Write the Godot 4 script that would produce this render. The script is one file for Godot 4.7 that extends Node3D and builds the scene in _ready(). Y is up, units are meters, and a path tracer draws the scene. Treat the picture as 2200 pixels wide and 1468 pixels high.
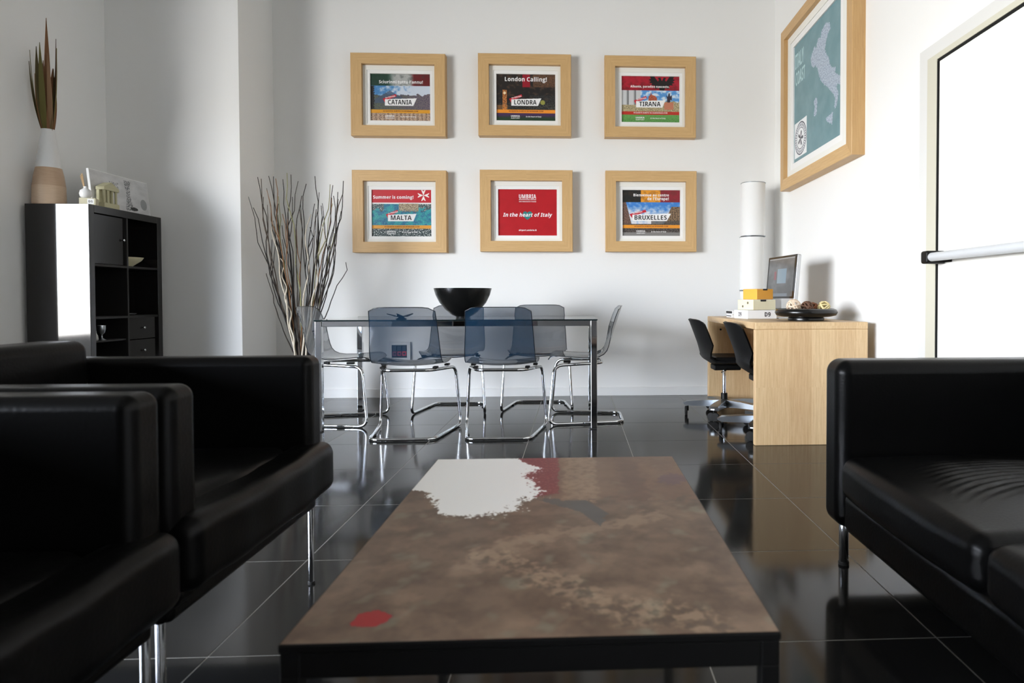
extends Node3D
# A waiting room: x runs right, y up, z towards the camera; depths are given as positive metres in front of the camera.

var M := {}
var used := {}
var grain := FastNoiseLite.new()
var rng := RandomNumberGenerator.new()
var bold_font := FontVariation.new()
var italic_font := SystemFont.new()

const BACK := 6.0       # depth of the back wall
const RIGHT := 1.79
const LEFT := -3.60
const REAR := -4.0
const TOP := 4.1
const NIB := 4.24       # the left wall ends here; nearer the camera the room is wider
const FAR_LEFT := -5.6  # the glazed wall of the wider part
const WIN_A := -3.4     # its window, depths and height
const WIN_B := 1.7
const WIN_H := 2.4

func _ready():
	# ---- camera: a 25 mm lens, shifted
	var cam := Camera3D.new()
	cam.name = "camera"
	add_child(cam)
	var f := 1450.0
	cam.near = 0.05
	cam.far = 100.0
	cam.projection = Camera3D.PROJECTION_FRUSTUM
	cam.size = cam.near * 1468.0 / f
	cam.frustum_offset = Vector2(cam.near * (1100.0 - 1306.0) / f, cam.near * (673.0 - 734.0) / f)
	cam.transform = Transform3D(Basis(Vector3(0.998835, -0.001995, 0.048209), Vector3(0.003027, 0.999767, -0.021350), Vector3(-0.048155, 0.021471, 0.998609)).orthonormalized(), Vector3(0, 0.866, 0))
	cam.current = true
	# the foreground is slightly out of focus
	var lens := CameraAttributesPhysical.new()
	lens.frustum_focal_length = 25.0
	lens.frustum_focus_distance = 4.6
	lens.frustum_near = 0.05
	lens.frustum_far = 100.0
	lens.exposure_aperture = 5.0
	cam.attributes = lens
	cam.projection = Camera3D.PROJECTION_FRUSTUM
	cam.size = cam.near * 1468.0 / f
	cam.frustum_offset = Vector2(cam.near * (1100.0 - 1306.0) / f, cam.near * (673.0 - 734.0) / f)
	# ---- sky and exposure
	var we := WorldEnvironment.new()
	we.name = "world_environment"
	var env := Environment.new()
	env.background_mode = Environment.BG_SKY
	var sky := Sky.new()
	var sm := ProceduralSkyMaterial.new()
	sm.sky_top_color = Color(0.62, 0.78, 1.0)
	sm.sky_horizon_color = Color(0.90, 0.95, 1.0)
	sm.ground_horizon_color = Color(0.80, 0.82, 0.84)
	sm.ground_bottom_color = Color(0.55, 0.55, 0.54)
	sm.sky_energy_multiplier = 4.0
	sm.ground_energy_multiplier = 2.0
	sky.sky_material = sm
	env.sky = sky
	env.tonemap_mode = Environment.TONE_MAPPER_LINEAR
	env.tonemap_exposure = 1.0
	env.sdfgi_enabled = true
	env.ssao_enabled = true
	env.ssil_enabled = true
	we.environment = env
	add_child(we)
	# ---- daylight through the window in the left wall
	var day := AreaLight3D.new()
	day.name = "window_daylight"
	day.area_size = Vector2(WIN_B - WIN_A + 0.4, 2.7)
	day.area_normalize_energy = false
	day.light_energy = 12.6
	day.light_color = Color(1.0, 0.992, 0.98)
	day.shadow_enabled = true
	day.area_range = 20.0
	# the bright sky in front of the window, leaning over it
	day.position = P(FAR_LEFT - 0.95, 1.55, (WIN_A + WIN_B) / 2.0)
	day.rotation = Vector3(deg_to_rad(-28.0), -PI / 2, 0)
	add_child(day)

	rng.seed = 11
	grain.seed = 5
	grain.frequency = 1.0
	grain.fractal_octaves = 3
	var plain := SystemFont.new()
	plain.font_names = PackedStringArray(["Droid Sans"])
	plain.font_weight = 700
	bold_font.base_font = plain
	italic_font.font_names = PackedStringArray(["Droid Sans"])
	italic_font.font_weight = 600
	italic_font.font_italic = true
	materials()
	room()
	door()
	armchairs()
	sofa()
	coffee_table()
	dining_table()
	dining_chairs()
	desk()
	office_chairs()
	bookcase()
	posters()
	map_picture()
	floor_lamp()
	branches()
	desk_things()
	shelf_things()
	table_things()
	outlet()

# ------------------------------------------------------------------ helpers
func P(x, y, d) -> Vector3:
	return Vector3(x, y, -d)

func numbered(called: String) -> String:
	if not used.has(called):
		used[called] = 0
		return called
	used[called] += 1
	return "%s_%03d" % [called, used[called]]

func tag(o, label, category, group = ""):
	o.set_meta("label", label)
	o.set_meta("category", category)
	if group != "":
		o.set_meta("group", group)
	return o

func thing(called, label, category, at := Vector3.ZERO, turn := 0.0, group := "") -> Node3D:
	var o := Node3D.new()
	o.name = numbered(called)
	add_child(o)
	o.position = at
	o.rotation.y = turn
	tag(o, label, category, group)
	return o

func part(called: String, mesh: Mesh, mat: Material, parent: Node, at := Vector3.ZERO, rot := Vector3.ZERO) -> MeshInstance3D:
	var o := MeshInstance3D.new()
	o.name = numbered(called) if parent == self else called
	o.mesh = mesh
	o.material_override = mat
	o.position = at
	o.rotation = rot
	parent.add_child(o, true)
	return o

func structure(o):
	o.set_meta("kind", "structure")
	return o

func copy_of(o: Node3D, label: String, at: Vector3, turn := 0.0) -> Node3D:
	var c: Node3D = o.duplicate()
	c.name = numbered(String(o.get_meta("base_name")))
	add_child(c)
	c.position = at
	c.rotation.y = turn
	c.set_meta("label", label)
	return c

func tri(st: SurfaceTool, a: Vector3, b: Vector3, c: Vector3, n: Vector3, na = null, nb = null, nc = null):
	var flip := (b - a).cross(c - a).dot(n) > 0.0
	st.set_normal(na if na != null else n)
	st.add_vertex(a)
	if flip:
		st.set_normal(nc if nc != null else n)
		st.add_vertex(c)
		st.set_normal(nb if nb != null else n)
		st.add_vertex(b)
	else:
		st.set_normal(nb if nb != null else n)
		st.add_vertex(b)
		st.set_normal(nc if nc != null else n)
		st.add_vertex(c)

func quad(st: SurfaceTool, a, b, c, d, n):
	tri(st, a, b, c, n)
	tri(st, a, c, d, n)

func start() -> SurfaceTool:
	var st := SurfaceTool.new()
	st.begin(Mesh.PRIMITIVE_TRIANGLES)
	return st

# a plain box into a SurfaceTool, from corner to corner
func block(st: SurfaceTool, lo: Vector3, hi: Vector3):
	var x0 := minf(lo.x, hi.x); var x1 := maxf(lo.x, hi.x)
	var y0 := minf(lo.y, hi.y); var y1 := maxf(lo.y, hi.y)
	var z0 := minf(lo.z, hi.z); var z1 := maxf(lo.z, hi.z)
	var v := func(x, y, z): return Vector3(x, y, z)
	quad(st, v.call(x0,y0,z1), v.call(x1,y0,z1), v.call(x1,y1,z1), v.call(x0,y1,z1), Vector3(0,0,1))
	quad(st, v.call(x0,y0,z0), v.call(x1,y0,z0), v.call(x1,y1,z0), v.call(x0,y1,z0), Vector3(0,0,-1))
	quad(st, v.call(x0,y0,z0), v.call(x0,y1,z0), v.call(x0,y1,z1), v.call(x0,y0,z1), Vector3(-1,0,0))
	quad(st, v.call(x1,y0,z0), v.call(x1,y1,z0), v.call(x1,y1,z1), v.call(x1,y0,z1), Vector3(1,0,0))
	quad(st, v.call(x0,y0,z0), v.call(x1,y0,z0), v.call(x1,y0,z1), v.call(x0,y0,z1), Vector3(0,-1,0))
	quad(st, v.call(x0,y1,z0), v.call(x1,y1,z0), v.call(x1,y1,z1), v.call(x0,y1,z1), Vector3(0,1,0))

# a box with rounded edges, centred; warp(p) may bend it
func rbox(size: Vector3, r: float, n := 2, m := 1, warp = null) -> ArrayMesh:
	var h := size / 2.0
	r = minf(r, minf(h.x, minf(h.y, h.z)) * 0.999)
	var cs := []
	for ax in 3:
		var l := []
		for k in n + 1:
			l.append(-h[ax] + r * (1.0 - cos(PI / 2 * k / n)) if false else -h[ax] + r * float(k) / n)
		for k in range(1, m):
			l.append(lerpf(-h[ax] + r, h[ax] - r, float(k) / m))
		for k in n + 1:
			l.append(h[ax] - r + r * float(k) / n)
		cs.append(l)
	var inner := h - Vector3(r, r, r)
	var st := start()
	if warp != null:
		st.set_smooth_group(0)
	for ax in 3:
		var u := (ax + 1) % 3
		var v := (ax + 2) % 3
		for s in [-1.0, 1.0]:
			var pts := []
			var nor := []
			for i in cs[u].size():
				var row := []
				var nrow := []
				for j in cs[v].size():
					var p := Vector3.ZERO
					p[ax] = s * h[ax]
					p[u] = cs[u][i]
					p[v] = cs[v][j]
					var q := p.clamp(-inner, inner)
					var d := (p - q).normalized()
					var at := q + d * r
					row.append(warp.call(at) if warp != null else at)
					nrow.append(d)
				pts.append(row)
				nor.append(nrow)
			for i in cs[u].size() - 1:
				for j in cs[v].size() - 1:
					var d: Vector3 = nor[i][j] + nor[i+1][j+1] + nor[i+1][j] + nor[i][j+1]
					tri(st, pts[i][j], pts[i+1][j], pts[i+1][j+1], d, nor[i][j], nor[i+1][j], nor[i+1][j+1])
					tri(st, pts[i][j], pts[i+1][j+1], pts[i][j+1], d, nor[i][j], nor[i+1][j+1], nor[i][j+1])
	if warp != null:
		st.generate_normals()
	return st.commit()

func lathe(profile: Array, seg := 32, capped := true) -> ArrayMesh:
	var st := start()
	var np := profile.size()
	var nrm := []
	for i in np:
		var t: Vector2 = (profile[mini(i + 1, np - 1)] - profile[maxi(i - 1, 0)])
		nrm.append(Vector2(t.y, -t.x).normalized())
	for i in np - 1:
		var e: Vector2 = profile[i + 1] - profile[i]
		var en := Vector2(e.y, -e.x).normalized()
		for k in seg:
			var a := TAU * k / seg
			var b := TAU * (k + 1) / seg
			var g := func(p: Vector2, w: float): return Vector3(p.x * cos(w), p.y, p.x * sin(w))
			var ns := []
			for q in [i, i + 1]:
				var w: Vector2 = nrm[q]
				ns.append(w if w.dot(en) > 0.75 else en)
			var p00: Vector3 = g.call(profile[i], a)
			var p01: Vector3 = g.call(profile[i], b)
			var p10: Vector3 = g.call(profile[i + 1], a)
			var p11: Vector3 = g.call(profile[i + 1], b)
			var mid: Vector3 = g.call(en, (a + b) / 2)
			if profile[i].x > 1e-6:
				tri(st, p00, p01, p11, mid, g.call(ns[0], a), g.call(ns[0], b), g.call(ns[1], b))
			if profile[i + 1].x > 1e-6:
				tri(st, p00, p11, p10, mid, g.call(ns[0], a), g.call(ns[1], b), g.call(ns[1], a))
	return st.commit()

# rounds the corners of a path
func fillet(pts: Array, r: float, n := 6, closed := false) -> Array:
	var out := []
	var c := pts.size()
	for i in c:
		if not closed and (i == 0 or i == c - 1):
			out.append(pts[i])
			continue
		var p: Vector3 = pts[i]
		var a: Vector3 = pts[(i - 1 + c) % c] - p
		var b: Vector3 = pts[(i + 1) % c] - p
		var rr := minf(r, minf(a.length(), b.length()) * 0.48)
		var p0 := p + a.normalized() * rr
		var p1 := p + b.normalized() * rr
		for k in n + 1:
			var t := float(k) / n
			out.append(p0.lerp(p, t).lerp(p.lerp(p1, t), t))
	return out

func tube_into(st: SurfaceTool, path: Array, radii, sides := 10, closed := false):
	var n := path.size()
	var rings := []
	var nrs := []
	var side := Vector3.ZERO
	for i in n:
		var prev: Vector3 = path[(i - 1 + n) % n] if closed or i > 0 else path[i]
		var next: Vector3 = path[(i + 1) % n] if closed or i < n - 1 else path[i]
		var t := (next - prev).normalized()
		if side == Vector3.ZERO:
			side = t.cross(Vector3.UP if absf(t.y) < 0.9 else Vector3.RIGHT).normalized()
		side = (side - t * side.dot(t)).normalized()
		var up := t.cross(side)
		var rad: float = radii if radii is float else radii[i]
		var ring := []
		var nr := []
		for k in sides:
			var w := TAU * k / sides
			var d := side * cos(w) + up * sin(w)
			ring.append(path[i] + d * rad)
			nr.append(d)
		rings.append(ring)
		nrs.append(nr)
	for i in (n if closed else n - 1):
		var j := (i + 1) % n
		for k in sides:
			var l := (k + 1) % sides
			var d: Vector3 = nrs[i][k] + nrs[i][l]
			tri(st, rings[i][k], rings[i][l], rings[j][l], d, nrs[i][k], nrs[i][l], nrs[j][l])
			tri(st, rings[i][k], rings[j][l], rings[j][k], d, nrs[i][k], nrs[j][l], nrs[j][k])
	if not closed:
		for e in [0, n - 1]:
			var out: Vector3 = (path[0] - path[1] if e == 0 else path[n - 1] - path[n - 2]).normalized()
			for k in range(1, sides - 1):
				tri(st, rings[e][0], rings[e][k], rings[e][k + 1], out)

func tube(path: Array, radii, sides := 10, closed := false) -> ArrayMesh:
	var st := start()
	tube_into(st, path, radii, sides, closed)
	return st.commit()

# a sheet of points[i][j] given a thickness along its own normals
func shell(points: Array, thick: float) -> ArrayMesh:
	var ni := points.size()
	var nj: int = points[0].size()
	var nor := []
	for i in ni:
		var row := []
		for j in nj:
			var du: Vector3 = points[mini(i + 1, ni - 1)][j] - points[maxi(i - 1, 0)][j]
			var dv: Vector3 = points[i][mini(j + 1, nj - 1)] - points[i][maxi(j - 1, 0)]
			row.append(du.cross(dv).normalized())
		nor.append(row)
	var st := start()
	for s in [1.0, -1.0]:
		for i in ni - 1:
			for j in nj - 1:
				var q := []
				for c in [[i, j], [i + 1, j], [i + 1, j + 1], [i, j + 1]]:
					q.append([points[c[0]][c[1]] + nor[c[0]][c[1]] * s * thick / 2, nor[c[0]][c[1]] * s])
				tri(st, q[0][0], q[1][0], q[2][0], q[0][1] + q[2][1], q[0][1], q[1][1], q[2][1])
				tri(st, q[0][0], q[2][0], q[3][0], q[0][1] + q[2][1], q[0][1], q[2][1], q[3][1])
	var rim := []
	for j in nj: rim.append([0, j])
	for i in range(1, ni): rim.append([i, nj - 1])
	for j in range(nj - 2, -1, -1): rim.append([ni - 1, j])
	for i in range(ni - 2, 0, -1): rim.append([i, 0])
	for k in rim.size():
		var c: Array = rim[k]
		var d: Array = rim[(k + 1) % rim.size()]
		var a0: Vector3 = points[c[0]][c[1]] + nor[c[0]][c[1]] * thick / 2
		var a1: Vector3 = points[c[0]][c[1]] - nor[c[0]][c[1]] * thick / 2
		var b0: Vector3 = points[d[0]][d[1]] + nor[d[0]][d[1]] * thick / 2
		var b1: Vector3 = points[d[0]][d[1]] - nor[d[0]][d[1]] * thick / 2
		var out := (b0 - a0).cross(a1 - a0)
		var centre: Vector3 = points[ni / 2][nj / 2]
		if out.dot(a0 - centre) < 0: out = -out
		quad(st, a0, b0, b1, a1, out.normalized())
	return st.commit()

# a flat picture in its own xy plane, facing +z, top left of the texture at the top left
func flat_picture(w: float, h: float) -> ArrayMesh:
	var st := start()
	var c := [[-w/2, h/2, 0, 0], [w/2, h/2, 1, 0], [w/2, -h/2, 1, 1], [-w/2, -h/2, 0, 1]]
	for k in [0, 1, 2, 0, 2, 3]:
		st.set_normal(Vector3(0, 0, 1))
		st.set_uv(Vector2(c[k][2], c[k][3]))
		st.add_vertex(Vector3(c[k][0], c[k][1], 0))
	return st.commit()

func mat(albedo: Color, rough := 0.6, metal := 0.0) -> StandardMaterial3D:
	var m := StandardMaterial3D.new()
	m.albedo_color = albedo
	m.roughness = rough
	m.metallic = metal
	return m

func pane(albedo: Color, alpha: float, rough := 0.02) -> StandardMaterial3D:
	var m := mat(Color(albedo.r, albedo.g, albedo.b, alpha), rough)
	m.transparency = BaseMaterial3D.TRANSPARENCY_ALPHA
	m.cull_mode = BaseMaterial3D.CULL_DISABLED
	return m

func paint(w: int, h: int, fn: Callable) -> ImageTexture:
	var im := Image.create(w, h, false, Image.FORMAT_RGB8)
	for y in h:
		for x in w:
			im.set_pixel(x, y, fn.call((x + 0.5) / w, (y + 0.5) / h))
	return ImageTexture.create_from_image(im)

func picture_mat(t: Texture2D, rough := 0.4) -> StandardMaterial3D:
	var m := mat(Color.WHITE, rough)
	m.albedo_texture = t
	return m

func fbm(x: float, y: float) -> float:
	return grain.get_noise_2d(x, y)

func rgb(r, g, b) -> Color:
	return Color(r / 255.0, g / 255.0, b / 255.0)

func words(parent: Node, s: String, x: float, y: float, width: float, m: Material, font = null, z := 0.0006, turn := 0.0, tall := 0.0) -> MeshInstance3D:
	var t := TextMesh.new()
	t.text = s
	t.font = font if font != null else bold_font
	t.font_size = 48
	t.pixel_size = 0.001
	t.depth = 0.004
	t.curve_step = 2.0
	var box := t.get_aabb()
	var k := width / maxf(box.size.x, 1e-4)
	var ky := k if tall == 0.0 else tall / maxf(box.size.y, 1e-4)
	var o := part("lettering", t, m, parent)
	var c := box.get_center()
	var turned := Basis(Vector3(0, 0, 1), turn)
	if font == italic_font:
		turned = turned * Basis(Vector3(1, 0, 0), Vector3(0.21, 1, 0), Vector3(0, 0, 1))
	o.transform = Transform3D(turned * Basis.from_scale(Vector3(k, ky, 0.1)), Vector3(x, y, z) - turned * Vector3(c.x * k, c.y * ky, 0))
	return o

# ------------------------------------------------------------------ materials
func wood_texture(light: Color, dark: Color, stave: float, seed_at: float, across := false) -> ImageTexture:
	return paint(384, 384, func(u, v):
		var a: float = v if across else u
		var b: float = u if across else v
		var s: float = floorf(a * stave)
		var tone := fposmod(sin(s * 12.9898 + seed_at) * 43758.547, 1.0)
		var g := fbm(a * 46.0 + s * 7.3 + seed_at, b * 2.2) * 0.5 + fbm(a * 110.0 + seed_at, b * 5.0 + s) * 0.35
		var fleck := clampf(fbm(a * 60.0 + 40.0, b * 22.0 + seed_at) - 0.35, 0.0, 1.0)
		return light.lerp(dark, clampf(0.4 + (tone - 0.5) * 0.9 + g * 0.6 + fleck * 0.5, 0.0, 1.0)))

func wood(t: Texture2D, repeat: float, rough := 0.42) -> StandardMaterial3D:
	var m := mat(Color.WHITE, rough)
	m.albedo_texture = t
	m.uv1_triplanar = true
	m.uv1_scale = Vector3(repeat, repeat, repeat)
	return m

func noise_height(freq: float, seed_n: int) -> NoiseTexture2D:
	var n := FastNoiseLite.new()
	n.seed = seed_n
	n.frequency = freq
	n.fractal_octaves = 4
	var t := NoiseTexture2D.new()
	t.noise = n
	t.seamless = true
	t.width = 256
	t.height = 256
	return t

func materials():
	M.wall = mat(rgb(238, 238, 236), 0.9)
	M.ceiling = mat(rgb(150, 150, 148), 0.95)
	M.rear = mat(rgb(58, 56, 54), 0.9)
	M.trim = mat(rgb(236, 236, 234), 0.5)
	M.grout = mat(rgb(170, 168, 162), 0.7)
	M.tiles = []
	for k in 4:
		var t := mat(Color(0.125, 0.127, 0.129).lerp(Color(0.150, 0.150, 0.148), k / 3.0), 0.10)
		t.metallic_specular = 0.32
		M.tiles.append(t)
	M.leather = mat(Color(0.030, 0.030, 0.031), 0.30)
	M.leather.metallic_specular = 0.22
	M.leather.heightmap_enabled = true
	M.leather.heightmap_texture = noise_height(0.06, 3)
	M.leather.heightmap_scale = 0.02
	M.leather.uv1_triplanar = true
	M.leather.uv1_scale = Vector3(6, 6, 6)
	M.piping = mat(Color(0.07, 0.07, 0.072), 0.4)
	M.chrome = mat(Color(0.86, 0.87, 0.88), 0.06, 1.0)
	M.steel = mat(Color(0.66, 0.68, 0.70), 0.34, 1.0)
	M.black_metal = mat(Color(0.05, 0.05, 0.05), 0.45)
	M.black_metal.metallic_specular = 0.25
	M.black_plastic = mat(Color(0.05, 0.05, 0.052), 0.45)
	M.black_plastic.metallic_specular = 0.3
	M.rubber = mat(Color(0.06, 0.06, 0.06), 0.8)
	M.smoke = pane(Color(0.10, 0.21, 0.30), 0.40)
	M.smoke_rim = pane(Color(0.05, 0.09, 0.13), 0.80)
	M.table_glass = pane(Color(0.20, 0.36, 0.36), 0.10)
	M.glass_edge = mat(Color(0.06, 0.12, 0.13), 0.1)
	M.window_glass = pane(Color(0.8, 0.9, 0.9), 0.03)
	var beech := [rgb(212, 175, 122), rgb(184, 144, 93)]
	M.frame_up = wood(wood_texture(beech[0], beech[1], 3.0, 1.0), 1.3)
	M.frame_across = wood(wood_texture(beech[0], beech[1], 3.0, 2.0, true), 1.3)
	M.desk_wood = wood(wood_texture(rgb(224, 196, 153), rgb(190, 154, 112), 5.0, 4.0), 1.5)
	M.black_brown = mat(Color(0.105, 0.10, 0.10), 0.05)
	M.cell_dark = mat(Color(0.09, 0.086, 0.086), 0.5)
	M.mat_board = mat(rgb(236, 236, 230), 0.8)
	M.paper_white = mat(rgb(240, 240, 238), 0.7)
	M.print_white = mat(rgb(248, 248, 248), 0.6)
	M.print_black = mat(rgb(22, 22, 24), 0.6)
	M.print_pale = mat(rgb(186, 216, 218), 0.6)
	M.door_paint = mat(rgb(242, 241, 236), 0.35)
	M.door_gap = mat(Color(0.03, 0.03, 0.03), 0.9)
	M.ceramic_black = mat(Color(0.05, 0.05, 0.05), 0.25)
	M.ceramic_cream = mat(rgb(222, 214, 178), 0.35)
	M.ceramic_white = mat(rgb(226, 226, 224), 0.3)

# ------------------------------------------------------------------ room
func room():
	var fl := Node3D.new()
	fl.name = "floor"
	add_child(fl)
	structure(fl)
	fl.set_meta("label", "polished dark grey porcelain tile floor with thin pale joints")
	var st := start()
	block(st, P(FAR_LEFT - 0.2, -0.2, BACK + 0.2), P(RIGHT + 0.2, -0.0008, REAR - 0.2))
	part("grout_bed", st.commit(), M.grout, fl)
	var s := 0.603
	var meshes := {}
	var gap := 0.0018
	for i in range(-10, 3):
		for j in range(-10, 8):
			var x0 := maxf(0.314 + i * s, FAR_LEFT) + gap
			var x1 := minf(0.314 + (i + 1) * s, RIGHT) - gap
			var d0 := maxf(1.661 + j * s, REAR) + gap
			var d1 := minf(1.661 + (j + 1) * s, BACK) - gap
			if x1 - x0 < 0.02 or d1 - d0 < 0.02 or (x1 < LEFT and d0 > NIB): continue
			var key := "%d_%d" % [roundi((x1 - x0) * 1000), roundi((d1 - d0) * 1000)]
			if not meshes.has(key):
				meshes[key] = rbox(Vector3(x1 - x0, 0.012, d1 - d0), 0.0006, 1)
			part("tile", meshes[key], M.tiles[rng.randi() % 4], fl, P((x0 + x1) / 2, -0.006, (d0 + d1) / 2))
	var wall := func(called: String, blocks: Array, m: Material):
		var w := start()
		for b in blocks: block(w, b[0], b[1])
		return structure(part(called, w.commit(), m, self))
	wall.call("wall_back", [[P(LEFT - 0.2, -0.2, BACK), P(RIGHT + 0.2, TOP, BACK + 0.2)]], M.wall)
	wall.call("wall_right", [[P(RIGHT, -0.2, REAR), P(RIGHT + 0.2, TOP, 1.95)], [P(RIGHT, -0.2, 3.33), P(RIGHT + 0.2, TOP, BACK)], [P(RIGHT, 2.06, 1.95), P(RIGHT + 0.2, TOP, 3.33)]], M.wall)
	wall.call("wall_left", [[P(LEFT - 0.2, -0.2, NIB), P(LEFT, TOP, BACK)], [P(FAR_LEFT - 0.2, -0.2, NIB), P(LEFT - 0.2, TOP, NIB + 0.2)]], M.wall)
	var X0 := FAR_LEFT - 0.2
	wall.call("wall_window", [[P(X0, -0.2, REAR), P(FAR_LEFT, TOP, WIN_A)], [P(X0, -0.2, WIN_B), P(FAR_LEFT, TOP, NIB)], [P(X0, WIN_H, WIN_A), P(FAR_LEFT, TOP, WIN_B)], [P(X0, -0.2, WIN_A), P(FAR_LEFT, 0.0, WIN_B)]], M.wall)
	wall.call("wall_rear", [[P(X0, -0.2, REAR - 0.2), P(RIGHT + 0.2, TOP, REAR)]], M.rear)
	wall.call("wall_corner", [[P(LEFT, 0, 5.40), P(-2.60, TOP, BACK)]], M.wall)
	wall.call("ceiling", [[P(X0, TOP, REAR - 0.2), P(RIGHT + 0.2, TOP + 0.2, BACK + 0.2)]], M.ceiling)
	structure(part("baseboard_back", rbox(Vector3(RIGHT + 2.60, 0.078, 0.012), 0.003, 1), M.trim, self, P((RIGHT - 2.60) / 2, 0.039, BACK - 0.006)))
	structure(part("baseboard_corner", rbox(Vector3(0.012, 0.078, 0.6), 0.003, 1), M.trim, self, P(-2.594, 0.039, 5.70)))
	structure(part("baseboard_right", rbox(Vector3(0.012, 0.078, BACK - 3.46), 0.003, 1), M.trim, self, P(RIGHT - 0.006, 0.039, (BACK + 3.46) / 2)))
	# the window: aluminium frame, one mullion, two panes
	var wn := Node3D.new()
	wn.name = "window_1"
	add_child(wn)
	structure(wn)
	var fr := start()
	var xo := FAR_LEFT - 0.12
	for b in [[WIN_A, WIN_A + 0.05, 0.0, WIN_H], [(WIN_A + WIN_B) / 2 - 0.03, (WIN_A + WIN_B) / 2 + 0.03, 0.0, WIN_H], [WIN_B - 0.05, WIN_B, 0.0, WIN_H], [WIN_A, WIN_B, 0.0, 0.06], [WIN_A, WIN_B, WIN_H - 0.05, WIN_H]]:
		block(fr, P(xo - 0.03, b[2], b[0]), P(xo + 0.03, b[3], b[1]))
	part("window_frame", fr.commit(), mat(rgb(120, 122, 124), 0.4), wn)
	part("pane", rbox(Vector3(0.008, WIN_H - 0.11, WIN_B - WIN_A - 0.1), 0.001, 1), M.window_glass, wn, P(xo, WIN_H / 2, (WIN_A + WIN_B) / 2))

func door():
	var d := Node3D.new()
	d.name = "door_1"
	add_child(d)
	structure(d)
	d.set_meta("label", "white fire door with a grey push bar in the right wall")
	var a := 1.99
	var b := 3.235
	# architrave, jamb and leaf
	var st := start()
	for k in [[b + 0.095, b + 0.185, 0.0, 2.06], [a - 0.185, a - 0.095, 0.0, 2.06], [a - 0.185, b + 0.185, 2.06, 2.125]]:
		block(st, P(RIGHT - 0.014, k[2], k[0]), P(RIGHT + 0.004, k[3], k[1]))
	part("architrave", st.commit(), mat(rgb(218, 218, 215), 0.5), d)
	st = start()
	for k in [[b + 0.006, b + 0.095, 0.0, 2.032], [a - 0.095, a - 0.006, 0.0, 2.032], [a - 0.095, b + 0.095, 2.032, 2.06]]:
		block(st, P(RIGHT - 0.022, k[2], k[0]), P(RIGHT + 0.12, k[3], k[1]))
	part("jamb", st.commit(), mat(rgb(204, 201, 184), 0.45), d)
	st = start()
	block(st, P(RIGHT + 0.04, 0.0, a - 0.02), P(RIGHT + 0.12, 2.040, b + 0.02))
	part("rebate", st.commit(), M.door_gap, d)
	st = start()
	block(st, P(RIGHT - 0.020, 0.0, b), P(RIGHT + 0.04, 2.022, b + 0.006))
	block(st, P(RIGHT - 0.018, 2.022, a), P(RIGHT + 0.04, 2.032, b + 0.006))
	part("rubber_seal", st.commit(), M.door_gap, d)
	part("leaf", rbox(Vector3(0.05, 2.018, b - a - 0.004), 0.002, 1), M.door_paint, d, P(RIGHT + 0.012, 1.012, (a + b) / 2))
	var bar := part("push_bar", tube([P(RIGHT - 0.085, 1.062, a + 0.07), P(RIGHT - 0.085, 1.062, b - 0.06)], 0.021, 20), mat(rgb(196, 198, 200), 0.35), d)
	for e in [b - 0.05, a + 0.06]:
		part("bracket", rbox(Vector3(0.10, 0.062, 0.06), 0.012, 2), M.black_plastic, bar, P(RIGHT - 0.062, 1.062, e))
		var inward: float = -1.0 if e > 2.6 else 1.0
		part("bracket_lip", rbox(Vector3(0.012, 0.052, 0.06), 0.004, 1), M.black_plastic, bar, P(RIGHT - 0.020, 1.062, e + 0.05 * inward))

# ------------------------------------------------------------------ seating in the foreground
func piped_arm(size: Vector3, parent: Node, at: Vector3, front: float):
	var arm := part("arm", rbox(size, 0.028, 4), M.leather, parent, at)
	var h := size / 2.0
	var e := 0.012
	var loop := []
	for c in [Vector2(-1, -1), Vector2(1, -1), Vector2(1, 1), Vector2(-1, 1)]:
		loop.append(Vector3(front * (h.x - 0.010), c.y * (h.y - e) , c.x * (h.z - e)))
	part("piping", tube(fillet(loop, 0.03, 5, true), 0.0035, 6, true), M.piping, arm)

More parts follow.
